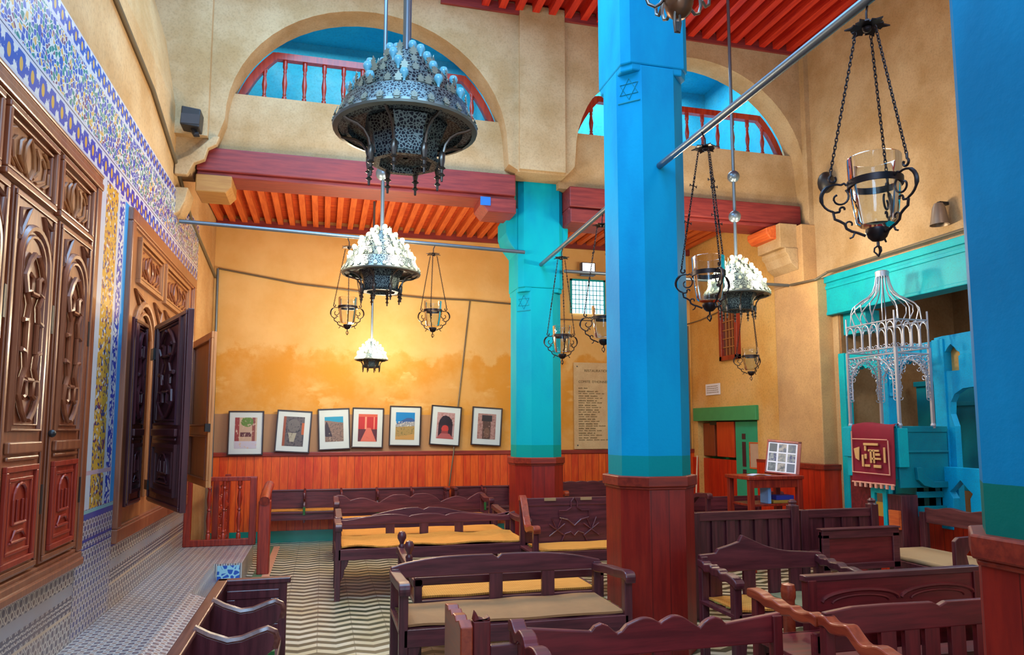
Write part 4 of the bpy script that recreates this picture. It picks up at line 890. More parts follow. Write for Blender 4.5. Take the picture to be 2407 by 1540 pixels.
la = math.atan2(-0.45, -1.10)   # leaf swings from its hinge towards the room; +y of the leaf runs along it
ang = math.atan2(-(0.47), -1.13)
l1 = door_leaf(d2, 'open_leaf', (0.10, L2y(6.92), 0.255), ang, 1.16, Z2, (DARKW, DARKW, DARKW), arch=False)
b = MB(); b.box(-0.02, 0.02, -0.06, 0.06, 1.22, 1.32); b.box(-0.02, 0.02, -0.06, 0.06, 0.1, 0.18); b.build('hinge', BLACK, l1)
ang2 = math.atan2(-0.36, -1.10)
l2 = MB(); l2.box(-0.03, 0, 0, 1.14, 0, 1.58); ringf(l2, 0, 0.022, 0, 1.14, 0, 1.58, 0.07); l2.box(0, 0.022, 0.07, 1.07, 0.52, 0.62)
l2o = l2.build('plain_leaf', LEAFW, d2, bevel=0.006, loc=(0.10, L2y(8.93), 0.285), rot=(0, 0, ang2))
b = MB(); ringf(b, 0, 0.032, 0.07, 1.07, 0.62, 1.51, 0.015); ringf(b, 0, 0.032, 0.07, 1.07, 0.07, 0.52, 0.015); b.build('moulding', DOORW, l2o, bevel=0.004)
b = MB(); b.box(0.0, 0.05, 1.09, 1.15, 0.56, 0.64); b.build('latch', BLACK, l2o)

# ================================================================== STAIR GATE, RAILING, NEWEL
def turned(h, r=0.022):
    return MB().lathe([(r * a, z * h) for a, z in ((1.0, 0), (1.0, 0.08), (0.6, 0.10), (0.95, 0.13), (0.6, 0.16), (0.8, 0.22), (1.15, 0.32), (0.8, 0.44), (0.55, 0.47), (0.95, 0.50), (0.55, 0.53), (0.8, 0.58), (1.1, 0.68), (0.75, 0.80), (0.55, 0.84), (0.95, 0.87), (0.6, 0.90), (1.0, 0.92), (1.0, 1.0))], 10)
g = thing('stair_gate', 'red turned-baluster gate standing on the tiled ledge', 'gate', (-1.14, 9.26, 0.226))
b = MB(); b.box(-0.40, 0.40, -0.03, 0.03, 0.75, 0.80); b.build('top_rail', REDW, g, bevel=0.006)
b = MB(); b.box(-0.40, 0.40, -0.03, 0.03, 0.0, 0.075); b.build('bottom_rail', REDW, g, bevel=0.006)
for x in (-0.36, 0.36): box(x - 0.04, x + 0.04, -0.035, 0.035, 0.0, 0.79).build('post', REDW, g, bevel=0.006)
for x in (-0.13, 0.035, 0.205): turned(0.68, 0.026).build('baluster', BALU, g, smooth=True, loc=(x, 0, 0.075))
g2 = thing('stair_railing', 'short red baluster railing going back behind the stair gate', 'railing', (-1.22, 10.0, 0.0))
b = MB(); b.box(-0.03, 0.03, -0.55, 0.55, 0.90, 0.96); b.box(-0.025, 0.025, -0.55, 0.55, 0.56, 0.60); b.box(-0.025, 0.025, -0.55, 0.55, 0.16, 0.21); b.build('rail', REDW, g2, bevel=0.005)
for y in (-0.55, 0.55): box(-0.035, 0.035, y - 0.035, y + 0.035, 0, 0.98).build('post', REDW, g2, bevel=0.005)
for k in range(6): turned(0.36, 0.018).build('baluster', BALU, g2, smooth=True, loc=(0, -0.45 + k * 0.18, 0.58)); turned(0.36, 0.018).build('baluster', BALU, g2, smooth=True, loc=(0, -0.45 + k * 0.18, 0.20))
nw = thing('newel_post', 'thick red newel post with a sloping handrail beside the ledge', 'post', (-0.60, 8.62, 0))
box(-0.065, 0.065, -0.07, 0.07, 0, 0.80).build('post', REDW, nw, bevel=0.012)
m = MB(); m.tube([(0, -0.10, 0.80), (0.0, 0.0, 0.84), (0, 0.30, 0.89), (0, 0.62, 0.92)], 0.055, 12); m.build('handrail', REDW, nw, smooth=True)
box(-0.03, 0.03, 0.56, 0.62, 0, 0.90).build('rear_post', REDW, nw, bevel=0.006)

# ================================================================== STALL SEATS WITH DIVIDING ARMS
GREENP = plain('green_seat_edge', srgb(40, 104, 44), 0.5)
def stall(lab, grp, loc, rz, n, pitch, depth, ztop, zseat, mats, end_left=True, end_right=False, mat_seat=None, zlow=0.05):
    # local frame: the stall runs along x, back at y = depth, open front at y = 0 (looking to -y)
    wv, wh, rail = mats
    r = thing('stall_seats', lab, 'bench', loc, rz, grp); L = n * pitch
    b = MB(); b.box(0, L, depth - 0.03, depth, zlow, ztop - 0.02); b.build('back_panel', wh, r, bevel=0.004)
    b = MB(); b.box(-0.02, L + 0.02, depth - 0.045, depth + 0.012, ztop - 0.025, ztop); b.build('top_rail', rail, r, bevel=0.006)
    for i in range(n): box(i * pitch + 0.015, (i + 1) * pitch - 0.015, 0.02, depth - 0.03, zseat - 0.03, zseat).build('seat', mat_seat or wh, r, bevel=0.004)
    box(0, L, 0.04, 0.06, zseat - 0.12, zseat - 0.03).build('apron', wh, r, bevel=0.004)
    d = depth
    zb_ = zlow + 0.02 if zlow < 0.1 else zseat - 0.16
    prof = [(d - 0.02, zb_), (0.06, zb_), (0.05, zseat + 0.0), (0.055, zseat + 0.08), (0.075, zseat + 0.13), (0.045, ztop - 0.135), (0.005, ztop - 0.105), (-0.005, ztop - 0.07), (0.005, ztop - 0.04), (0.035, ztop - 0.025), (0.07, ztop - 0.035), (0.14 * d / 0.37, ztop - 0.06), (0.20 * d / 0.37, ztop - 0.065), (0.28 * d / 0.37, ztop - 0.035), (d - 0.03, ztop - 0.002), (d - 0.02, ztop - 0.002)]
    for i in range(0 if not end_left else 1, n + 1 if not end_right else n):
        q = MB(); q.prism(prof, 'x', i * pitch - 0.014, i * pitch + 0.014); dv = q.build('divider', wv, r, bevel=0.005)
        t = MB(); t.tube([(i * pitch, y, z + 0.004) for y, z in prof[6:-1]], 0.017, 7); t.build('arm_rail', rail, dv, smooth=True)
        if zseat > 0.4: box(i * pitch - 0.016, i * pitch + 0.016, 0.03, 0.062, zseat - 0.05, zseat + 0.06).build('green_patch', GREENP, dv)
    for flag, x in ((end_left, 0), (end_right, L)):
        if flag:
            q = MB(); q.box(x - 0.02, x + 0.02, 0.0, depth, zlow if zlow > 0.1 else 0.0, ztop - 0.01); e = q.build('end_panel', wv, r, bevel=0.006)
            s = 1 if x == 0 else -1
            q = MB(); ringf(q, x + s * 0.02 - 0.008, x + s * 0.02 + 0.012, 0.04, depth - 0.04, zseat + 0.02, ztop - 0.06, 0.05); q.box(x - 0.03, x + 0.03, -0.02, depth + 0.01, ztop - 0.03, ztop); q.build('end_frame', wv, e, bevel=0.005)
    return r
# left stall: runs towards the camera along the ledge, seats face the aisle (+x): local x -> +y, so the end panel is the far end
st = stall('dark stall seats with curved arms along the tiled ledge at the lower left', 'stall seats', (-0.175, 1.85, 0), PI / 2, 5, 0.522, 0.365, 0.75, 0.43, (PURV, PURV, ARMW), end_left=False, end_right=True)
sa = stall('long row of dark stall seats along the far wall, left of the thin conduit', 'wall stall seats', (-0.72, 10.52, 0), 0, 5, 0.50, 0.32, 0.735, 0.455, (PUR, PUR, PUR), end_left=True, end_right=True, zlow=0.34)
sb = stall('short row of dark stall seats in the far wall corner beside the turquoise column', 'wall stall seats', (1.90, 10.52, 0), 0, 2, 0.44, 0.32, 0.735, 0.455, (PUR, PUR, PUR), end_left=True, end_right=True, zlow=0.34)
def mat_on(lab, x0, x1, y0, y1, z, rz=0, loc=None, wav=0.004, grp='rush seat mats', curl=0.0, m=None):
    # woven rush mat lying on a seat, thin and slightly wavy, with a fringe of loose straws
    rr = random.Random(int(x0 * 100 + y0 * 37)); nx, ny = 26, 5; v = []; f = []
    cx, cy = (x0 + x1) / 2, (y0 + y1) / 2; base = []
    for j in range(ny + 1):
        for i in range(nx + 1):
            u, q = i / nx, j / ny
            zz = wav * (math.sin(u * 19 + q * 3) + 1) * 0.5 + curl * max(0, q - 0.7) ** 2 * 11
            base.append((x0 - cx + (x1 - x0) * u, y0 - cy + (y1 - y0) * q + wav * math.sin(u * 23), zz))
    n = len(base); v = [(a, b, c + 0.014) for a, b, c in base] + [(a, b, c) for a, b, c in base]
    for j in range(ny):
        for i in range(nx):
            a = j * (nx + 1) + i; f.append((a, a + 1, a + nx + 2, a + nx + 1)); f.append((n + a, n + a + nx + 1, n + a + nx + 2, n + a + 1))
    edge = [i for i in range(nx + 1)] + [j * (nx + 1) + nx for j in range(1, ny + 1)] + [ny * (nx + 1) + i for i in range(nx - 1, -1, -1)] + [j * (nx + 1) for j in range(ny - 1, 0, -1)]
    for a, b in zip(edge, edge[1:] + edge[:1]): f.append((a, n + a, n + b, b))
    mm = MB(); mm.add(v, f)
    o = mm.build('seat_mat', m or RUSH, None, loc=(cx, cy, z) if loc is None else loc, rot=(0, 0, rz)); tag(o, lab, 'mat', grp)
    fm = MB()
    for k in range(34):
        s = rr.choice((-1, 1)); a = s * (x1 - x0) / 2; b = rr.uniform(-1, 1) * (y1 - y0) / 2
        fm.tube([(a - s * 0.01, b, 0.008), (a + s * rr.uniform(0.01, 0.03), b + rr.uniform(-0.01, 0.01), 0.012)], 0.0025, 4)
    fo = fm.build('fringe', plain('straw_fringe', srgb(150, 140, 60), 0.8) if 'straw_fringe' not in bpy.data.materials else bpy.data.materials['straw_fringe'], o); fo['kind'] = 'stuff'
    return o
# ================================================================== BENCHES
def smooth_pts(p, k=4):
    out = []
    for i in range(len(p) - 1):
        a, b, c, d = p[max(0, i - 1)], p[i], p[i + 1], p[min(len(p) - 1, i + 2)]
        for j in range(k):
            t = j / k; out.append(tuple(0.5 * (2 * b[q] + (c[q] - a[q]) * t + (2 * a[q] - 5 * b[q] + 4 * c[q] - d[q]) * t * t + (3 * b[q] - a[q] - 3 * c[q] + d[q]) * t ** 3) for q in (0, 1)))
    out.append(tuple(p[-1])); return out
def bench(lab, x0, x1, yf, yb, prof, rail_bot, slats=(), rz=0, zs=0.445, arm_pts=None, arms=(1, 1), mats=(PUR, PURV, PURV), grp='wooden benches', low_rail=(0.50, 0.56), slat_w=0.09, finial=False, panel=False, legs=True, armz=0.70):
    """bench whose seat looks to -y; x0,x1,yf (front),yb (back) are world extents before turning about the centre by rz"""
    wh, wv, wa = mats; cx, cy = (x0 + x1) / 2, (yf + yb) / 2; L = (x1 - x0) / 2; D = (yb - yf) / 2
    r = thing('bench', lab, 'bench', (cx, cy, 0), rz, grp)
    T = 0.035
    pts = [(x - cx, z) for x, z in prof]
    b = MB(); b.prism([(pts[0][0], rail_bot), (pts[-1][0], rail_bot)][::1] + pts[::-1], 'y', D - T, D); b.build('back_rail', wh, r, bevel=0.006)
    if panel:
        box(-L + 0.02, L - 0.02, D - 0.028, D - 0.008, zs, rail_bot + 0.01).build('back_panel', wh, r)
    elif rail_bot > zs + 0.06:
        if low_rail: box(-L + 0.02, L - 0.02, D - 0.03, D - 0.005, low_rail[0], low_rail[1]).build('lower_back_rail', wh, r, bevel=0.004)
        for s in slats: box(s - cx - slat_w / 2, s - cx + slat_w / 2, D - 0.032, D - 0.003, zs - 0.02, rail_bot + 0.01).build('slat', wv, r, bevel=0.003)
    box(-L, L, -D + 0.01, D - 0.01, zs - 0.025, zs).build('seat', wh, r, bevel=0.004)
    box(-L + 0.03, L - 0.03, -D, -D + 0.028, zs - 0.10, zs - 0.0).build('front_rail', wh, r, bevel=0.004)
    for sx, on in ((-1, arms[0]), (1, arms[1])):
        xx = sx * (L - 0.028); top = (pts[0] if sx < 0 else pts[-1])[1]
        q = MB(); q.box(xx - 0.026, xx + 0.026, D - 0.05, D, 0, max(top - 0.01, zs)); q.build('rear_leg', wv, r, bevel=0.005)
        ft = armz if on else zs
        q = MB(); q.box(xx - 0.026, xx + 0.026, -D, -D + 0.055, 0, ft)
        q.prism([(xx - sx * 0.026, zs - 0.10), (xx - sx * 0.10, zs - 0.10), (xx - sx * 0.085, zs - 0.15), (xx - sx * 0.06, zs - 0.19), (xx - sx * 0.055, zs - 0.24), (xx - sx * 0.026, zs - 0.30)], 'y', -D + 0.01, -D + 0.035)
        q.build('front_leg', wv, r, bevel=0.005)
        if on:
            A = arm_pts or [(0.0, top - 0.012), (0.15, top - 0.02), (0.45, armz - 0.01), (0.75, armz + 0.0), (0.92, armz + 0.012), (1.03, armz + 0.008), (1.07, armz - 0.02), (1.06, armz - 0.06)]
            up = smooth_pts([(D - t * 2 * D, z) for t, z in A], 3); lo = [(y + 0.0, z - 0.052) for y, z in up[:-6]]
            q = MB(); q.prism(up + lo[::-1], 'x', xx - 0.034, xx + 0.034); q.build('arm', wa, r, bevel=0.008)
        if finial:
            for yy in (-D + 0.028,) + ((D - 0.50,) if sx < 0 and D > 0.45 else ()):
                if sx < 0:
                    q = MB(); q.lathe([(0.026, 0), (0.028, 0.012), (0.016, 0.03), (0.020, 0.045), (0.036, 0.075), (0.036, 0.10), (0.024, 0.125), (0.001, 0.132)], 12)
                    if yy > -D + 0.1: q.box(-0.024, 0.024, -0.024, 0.024, -yy * 0 - 0.30, 0.0)
                    q.build('finial', wv, r, smooth=True, loc=(xx, yy, ft if yy < -D + 0.1 else ft - 0.03))
    return r
# --- left nave
bench('purple-brown bench with a notched back, nearest on the left of the middle blue column', 0.45, 1.90, 4.30, 4.88,
      smooth_pts([(0.45, 0.70), (0.55, 0.725), (0.75, 0.752), (0.95, 0.758), (1.13, 0.757)], 3) + [(1.163, 0.734), (1.19, 0.757)] + smooth_pts([(1.3, 0.758), (1.5, 0.752), (1.7, 0.73), (1.90, 0.688)], 3), 0.628, (1.154, 1.52), zs=0.445, low_rail=None)
mat_on('rush mat on the nearest left bench, greyish, slightly rucked along the back', 0.50, 1.85, 4.34, 4.84, 0.447, curl=0.004, wav=0.006, m=RUSHG)
bench('low bench with blue-lit finials right behind the nearest left bench', 0.62, 1.98, 4.98, 6.10, [(0.62, 0.60), (1.98, 0.60)], 0.545, (), rz=PI, low_rail=None, arms=(0, 1), finial=False, armz=0.62)
fb = bpy.data.objects['bench.001'] if 'bench.001' in bpy.data.objects else None
for yy in (5.55, 6.07):
    q = MB(); q.box(-0.024, 0.024, -0.024, 0.024, -0.2, 0); q.lathe([(0.026, 0), (0.028, 0.012), (0.016, 0.03), (0.020, 0.045), (0.036, 0.075), (0.036, 0.10), (0.024, 0.125), (0.001, 0.132)], 12)
    q.build('finial', PURV, fb, smooth=True, loc=(-(0.65 - 1.30), -(yy - 5.54), 0.63))
mat_on('rush mat seen through the back of the nearest left bench, frayed at its left end', 0.68, 1.92, 5.04, 5.62, 0.447)
p2 = [(0.14, 0.708), (0.165, 0.70), (0.19, 0.672), (0.25, 0.668), (0.33, 0.676)] + smooth_pts([(0.40, 0.69), (0.60, 0.712), (0.74, 0.716), (0.84, 0.704), (0.895, 0.690)], 3) + smooth_pts([(0.92, 0.70), (1.02, 0.712), (1.10, 0.714), (1.20, 0.708), (1.275, 0.69)], 3) + smooth_pts([(1.32, 0.705), (1.42, 0.714), (1.60, 0.696), (1.78, 0.675), (1.90, 0.668)], 3) + [(1.95, 0.676), (1.985, 0.70), (2.03, 0.712)]
bench('bench with a gently waved back rail in the middle of the left nave', 0.14, 2.03, 7.07, 7.70, p2, 0.614, (0.70, 1.05, 1.42), zs=0.47, low_rail=None)
mat_on('orange rush mat on the waved bench, its front edge lifted twice', 0.20, 1.97, 7.10, 7.66, 0.472, wav=0.018, curl=0.02)
p2b = [(0.16, 0.70), (0.20, 0.672), (0.5, 0.69)] + smooth_pts([(0.52, 0.70), (0.70, 0.74), (0.88, 0.766), (1.0, 0.768)], 3) + [(1.055, 0.745), (1.11, 0.768)] + smooth_pts([(1.12, 0.768), (1.26, 0.758), (1.42, 0.725), (1.55, 0.70)], 3) + [(1.85, 0.672), (2.0, 0.70)]
bench('bench with a high rounded crest back to back with the waved bench', 0.16, 2.00, 7.76, 8.38, [(2.16 - x, z) for x, z in p2b[::-1]], 0.63, (), rz=PI, zs=0.47, low_rail=None)
mat_on('rush mat on the high-crested bench behind the waved bench', 0.22, 1.95, 7.82, 8.34, 0.472)
p3 = [(0.19, 0.735)] + smooth_pts([(0.22, 0.738), (0.30, 0.725), (0.37, 0.665)], 3) + smooth_pts([(0.42, 0.68), (0.50, 0.695), (0.58, 0.685), (0.74, 0.625)], 3) + smooth_pts([(0.79, 0.66), (0.92, 0.725), (1.08, 0.725)], 3) + [(1.155, 0.69)] + smooth_pts([(1.21, 0.73), (1.36, 0.735), (1.48, 0.69), (1.56, 0.622)], 3) + smooth_pts([(1.62, 0.65), (1.76, 0.69), (1.88, 0.665), (1.92, 0.64)], 3) + smooth_pts([(1.96, 0.67), (2.06, 0.725), (2.13, 0.735)], 3)
bench('scallop-backed bench farthest from the camera, before the wall stalls', 0.16, 2.15, 9.20, 9.80, p3, 0.50, (), zs=0.45, armz=0.70)
mat_on('yellow rush mat on the scallop-backed far bench', 0.22, 2.10, 9.24, 9.74, 0.452)
mat_on('rush mat on the long wall stalls, its end hanging over', -0.66, 1.72, 10.56, 10.79, 0.457, grp='rush seat mats')
# carved-panel bench between the columns
cb = bench('dark bench with a star-carved panel back between the turquoise and blue columns', 1.92, 3.45, 6.58, 7.10, [(1.92, 0.935), (1.95, 0.90), (3.42, 0.90), (3.45, 0.93)], 0.82, zs=0.445, panel=True, low_rail=None, armz=0.68, mats=(PUR, PURV, CHEST))
m = MB(); yb = 0.26 - 0.045
def zig(pts): m.tube([(2.49 + (x - 2.42) * 0.66 - 2.685, yb, z) for x, z in pts], 0.008, 5)
for sx in (-1, 1):
    zig([(2.42, 0.90), (2.42 + sx * 0.05, 0.86), (2.42 + sx * 0.05, 0.80), (2.42 + sx * 0.12, 0.77), (2.42 + sx * 0.24, 0.77), (2.42 + sx * 0.24, 0.70), (2.42 + sx * 0.11, 0.68), (2.42, 0.62)])
    zig([(2.42 + sx * 0.15, 0.64), (2.42 + sx * 0.40, 0.52)]); zig([(2.42 + sx * 0.15, 0.52), (2.42 + sx * 0.40, 0.64)])
    zig([(2.42 + sx * 0.2, 0.70), (2.42 + sx * 0.28, 0.58), (2.42 + sx * 0.36, 0.70)])
    zig([(2.42, 0.52), (2.42 + sx * 0.06, 0.56), (2.42 + sx * 0.15, 0.54), (2.42 + sx * 0.2, 0.47)])
m.build('star_carving', PUR, cb)
for x in (2.235, 2.62):
    box(x - 2.685 - 0.06, x - 2.685 + 0.06, yb - 0.002, yb + 0.012, 0.872, 0.90).build('paper_label', plain('tan_paper_label', srgb(176, 140, 96), 0.7) if 'tan_paper_label' not in bpy.data.materials else bpy.data.materials['tan_paper_label'], cb)
mat_on('orange rush mat on the star-carved bench', 2.0, 3.38, 6.62, 7.04, 0.447)
# wavy brown bench against the far wall behind the columns
bench('plain brown bench with a rippled back under the stone plaque', 3.35, 4.75, 9.9, 10.42, [(3.35 + 1.40 * i / 40, 0.80 + 0.012 * abs(math.sin(i * PI / 5))) for i in range(41)], 0.55, (), zs=0.44, mats=(PUR, PURV, CHEST))
# --- right nave
bench('crest-backed bench with ragged arms just right of the middle blue column', 2.50, 3.46, 4.12, 4.57, [(2.50, 0.742), (2.62, 0.749), (2.64, 0.777), (2.74, 0.802), (2.80, 0.82), (2.827, 0.865), (2.86, 0.85), (2.99, 0.792), (3.10, 0.758), (3.19, 0.742), (3.46, 0.722)], 0.62, (2.62, 2.88, 3.08, 3.25), armz=0.67, low_rail=None,
      arm_pts=[(0, 0.715), (0.15, 0.705), (0.2, 0.69), (0.35, 0.70), (0.42, 0.685), (0.58, 0.69), (0.66, 0.67), (0.8, 0.68), (0.98, 0.665), (1.06, 0.64), (1.04, 0.60)], mats=(PUR, PURV, PURV))
mat_on('orange rush mat on the crest-backed bench by the blue column', 2.55, 2.98, 4.15, 4.53, 0.447)
mat_on('grey-green rush mat on the right part of the crest-backed bench', 3.0, 3.42, 4.15, 4.53, 0.447, m=plain('grey_green_mat', srgb(140, 138, 100), 0.85))
r5 = [(0.86, 0.70), (0.90, 0.682), (1.253, 0.642), (1.274, 0.664), (1.307, 0.675), (1.34, 0.663), (1.387, 0.623), (1.41, 0.632)] + smooth_pts([(1.439, 0.660), (1.517, 0.686), (1.573, 0.680), (1.613, 0.657)], 4) + smooth_pts([(1.63, 0.668), (1.68, 0.687), (1.73, 0.680), (1.778, 0.651), (1.824, 0.621)], 4) + [(1.85, 0.645), (1.872, 0.658), (1.908, 0.668), (1.943, 0.657), (1.966, 0.632), (2.28, 0.665)]
bench('dark red bench with a scalloped back, nearest the camera before the blue column', 0.86, 2.28, 2.75, 3.36, r5, 0.52, (1.45, 1.62), armz=0.66, low_rail=None, mats=(MAHO, MAHOV, MAHO), arms=(1, 0),
      arm_pts=[(0, 0.715), (0.08, 0.725), (0.16, 0.70), (0.22, 0.69), (0.30, 0.715), (0.42, 0.705), (0.48, 0.675), (0.56, 0.69), (0.68, 0.70), (0.82, 0.68), (1.0, 0.66), (1.05, 0.62)])
r6 = [(2.36, 0.715), (2.516, 0.733), (2.715, 0.735), (2.99, 0.73), (3.03, 0.71), (3.075, 0.728), (3.6, 0.726)]
bench('dark red bench with long scrolled arm in front of the nearest right column', 2.345, 3.62, 2.42, 3.12, r6, 0.602, (2.72, 2.86, 2.98, 3.14, 3.3), armz=0.64, low_rail=None, mats=(MAHO, MAHOV, CHEST),
      arm_pts=[(0, 0.70), (0.06, 0.705), (0.12, 0.685), (0.2, 0.69), (0.28, 0.70), (0.34, 0.67), (0.42, 0.64), (0.55, 0.66), (0.66, 0.645), (0.8, 0.65), (0.95, 0.64), (1.03, 0.62), (1.03, 0.58)])
r7 = bench('bench with an arch-panelled back between the crest-backed bench and the nearest column', 2.36, 4.00, 3.16, 3.72, [(2.36, 0.60), (3.05, 0.60), (3.20, 0.60), (4.0, 0.60)], 0.50, (), rz=PI, armz=0.69, low_rail=None, mats=(MAHO, MAHOV, CHEST), arms=(0, 1),
      arm_pts=[(0, 0.68), (0.08, 0.69), (0.18, 0.675), (0.30, 0.672), (0.36, 0.685), (0.5, 0.67), (0.62, 0.685), (0.75, 0.68), (0.85, 0.695), (1.0, 0.70), (1.06, 0.69), (1.06, 0.65)])
pb = thing('pew', 'low dark pew panel with two arch carvings before the nearest right column', 'bench', (3.4, 3.80, 0))
box(-0.62, 0.62, -0.02, 0.02, 0.05, 0.70).build('panel', MAHO, pb, bevel=0.005)
box(-0.64, 0.64, -0.03, 0.035, 0.70, 0.735).build('top_rail', PUR, pb, bevel=0.006)
for x in (-0.60, 0.60): box(x - 0.03, x + 0.03, -0.035, 0.03, 0, 0.71).build('post', MAHOV, pb, bevel=0.005)
m = MB()
for c in (-0.26, 0.30): m.tube([(c - 0.27 * math.cos(PI * i / 12), -0.022, 0.58 + 0.06 * math.sin(PI * i / 12)) for i in range(13)], 0.012, 6); m.tube([(c - 0.20 * math.cos(PI * i / 12), -0.022, 0.57 + 0.04 * math.sin(PI * i / 12)) for i in range(13)], 0.008, 6)
m.build('arch_carving', MAHO, pb)
kp = thing('knob_post', 'short round-topped post behind the long scrolled arm', 'post', (2.66, 3.80, 0))
MB().lathe([(0.035, 0), (0.035, 0.60), (0.042, 0.62), (0.042, 0.66), (0.036, 0.69), (0.001, 0.70)], 16).build('shaft', CHEST, kp, smooth=True)
# stepped bench end beside the scalloped bench
qe = thing('bench_end', 'stepped bench end with zigzag top at the bottom centre', 'bench', (0.63, 3.35, 0))
m = MB(); m.prism([(0.27, 0.0), (0.27, 0.745), (0.20, 0.752), (0.17, 0.735), (0.12, 0.752), (0.08, 0.735), (0.05, 0.75), (0.0, 0.752), (-0.03, 0.735), (-0.10, 0.755), (-0.15, 0.735), (-0.15, 0.0)], 'x', -0.028, 0.028); m.build('side_panel', CHEST, qe, bevel=0.006)
m = MB(); m.box(0.05, 0.13, -0.05, 0.0, 0.0, 0.73); m.prism([(0.05, 0.73), (0.06, 0.775), (0.075, 0.745), (0.10, 0.735), (0.125, 0.75), (0.13, 0.73)], 'y', -0.05, 0.0); m.build('post', MAHOV, qe, bevel=0.005)
box(0.13, 0.26, -0.05, -0.01, 0.55, 0.62).build('rail', PUR, qe, bevel=0.005)
# slatted pew backs
def pew_back(lab, x0, x1, y, zt, zb, n, fin):
    r = thing('pew', lab, 'bench', ((x0 + x1) / 2, y, 0)); L = (x1 - x0) / 2
    box(-L, L, -0.025, 0.025, zt - 0.075, zt).build('top_rail', PUR, r, bevel=0.006)
    box(-L, L, -0.02, 0.02, zb, zb + 0.06).build('bottom_rail', PUR, r, bevel=0.005)
    for i in range(n):
        x = -L + 2 * L * (i + 0.5) / n; box(x - L / n * 0.62, x + L / n * 0.62, -0.012, 0.010, zb + 0.05, zt - 0.07).build('slat', PURV, r, bevel=0.004)
    box(-L, L, 0.012, 0.022, zb + 0.03, zt - 0.05).build('back_panel', PURV, r)
    for s in (-1, 1):
        q = MB(); q.box(s * L - 0.04, s * L + 0.04, -0.04, 0.04, 0, zt + (0.035 if s in fin else 0.0))
        if s in fin: q.lathe([(0.045, zt + 0.03), (0.03, zt + 0.045), (0.04, zt + 0.065), (0.02, zt + 0.085), (0.001, zt + 0.088)], 10, (s * L, 0, 0))
        q.build('post', PURV, r, bevel=0.006)
    box(-L, L, 0.03, 0.42, 0.40, 0.43).build('seat', PUR, r)
    return r
pew_back('slatted dark pew back right of the blue column, before the display desk', 3.08, 4.05, 5.68, 0.885, 0.46, 7, (1,))
pew_back('slatted dark pew back with finial post before the turquoise lectern', 4.16, 4.90, 5.70, 0.875, 0.46, 4, (1,))
r2 = thing('pew', 'framed box panel in front of the tan seat at the right', 'bench', (4.5, 5.40, 0))
box(-0.39, 0.39, -0.012, 0.012, 0.40, 0.72).build('panel', MAHO, r2); m = MB(); ringf_y = [(-0.39, 0.39, 0.665, 0.735), (-0.39, 0.39, 0.40, 0.455)]
for a, b_, c, d in ringf_y: m.box(a, b_, -0.03, 0.03, c, d)
for x in (-0.355, 0.355): m.box(x - 0.035, x + 0.035, -0.03, 0.03, 0.0, 0.70)
m.box(-0.40, 0.40, -0.04, 0.04, 0.735, 0.75); m.build('frame', PUR, r2, bevel=0.006)
# long bench on the right, seat to -x
rb = thing('bench', 'long bench along the right side with a tan cushion and curved dark divider', 'bench', (5.30, 5.1, 0))
m = MB(); m.prism([(-0.78, 0.70)] + [(-0.78 + 1.5 * i / 40, 0.845 + 0.012 * math.sin(i * PI / 5) + 0.02 * math.sin(i * PI / 40)) for i in range(41)] + [(0.72, 0.70)], 'x', 0.30, 0.34); m.build('back_rail', PURY, rb, bevel=0.006)
box(-0.33, 0.34, -0.85, 0.78, 0.40, 0.43).build('seat', PUR, rb, bevel=0.004); box(-0.345, -0.31, -0.85, 0.40, 0.30, 0.435).build('front_rail', PUR, rb, bevel=0.005)
for yy in (-0.82, 0.36): box(-0.34, -0.28, yy - 0.03, yy + 0.03, 0, 0.43).build('leg', PURV, rb, bevel=0.004)
for yy in (-0.82, 0.74): box(0.28, 0.34, yy - 0.03, yy + 0.03, 0, 0.80).build('leg', PURV, rb, bevel=0.004)
m = MB(); m.prism([(-0.30, 0.43), (-0.30, 0.68), (-0.26, 0.71), (0.30, 0.73), (0.30, 0.68), (0.0, 0.67), (-0.13, 0.63), (-0.19, 0.57), (-0.17, 0.49), (-0.10, 0.45), (-0.08, 0.43)], 'y', -0.20, -0.16); m.build('divider', PURV, rb, bevel=0.005)
CUSH = plain('tan_cushion', srgb(176, 146, 106), 0.85, var=0.1)
q = box(-0.30, 0.30, -0.155, 0.76, 0.0, 0.04).build('cushion', CUSH, None, bevel=0.015, loc=(5.30, 5.1, 0.432)); tag(q, 'tan seat cushion on the far part of the right bench', 'cushion')
q = box(-0.30, 0.30, -0.84, -0.205, 0.0, 0.04).build('cushion', CUSH, None, bevel=0.015, loc=(5.30, 5.1, 0.432)); tag(q, 'tan seat cushion on the near part of the right bench, past the curved divider', 'cushion')

# ================================================================== DISPLAY DESK
dk = thing('display_desk', 'red wooden desk carrying a sloping display board by the right pier', 'desk', (4.98, 7.45, 0))
m = MB(); m.box(-0.36, 0.36, -0.20, 0.30, 1.02, 1.06); m.build('top', REDW, dk, bevel=0.006)
m = MB(); m.box(-0.33, 0.33, -0.18, -0.15, 0.93, 1.02); m.build('apron', REDW, dk, bevel=0.004)
for x in (-0.31, 0.31):
    for y in (-0.16, 0.26): box(x - 0.03, x + 0.03, y - 0.03, y + 0.03, 0, 1.02).build('leg', REDW, dk, bevel=0.005)
box(-0.30, 0.34, -0.14, 0.26, 0.72, 0.745).build('shelf', REDW, dk, bevel=0.004)
db = thing('display_board', 'framed board of small photographs leaning on the red desk', 'picture', (5.18, 7.44, 1.064)); db.rotation_euler = (math.radians(-26), math.radians(5), math.radians(-38))
BW, BH = 0.19, 0.43
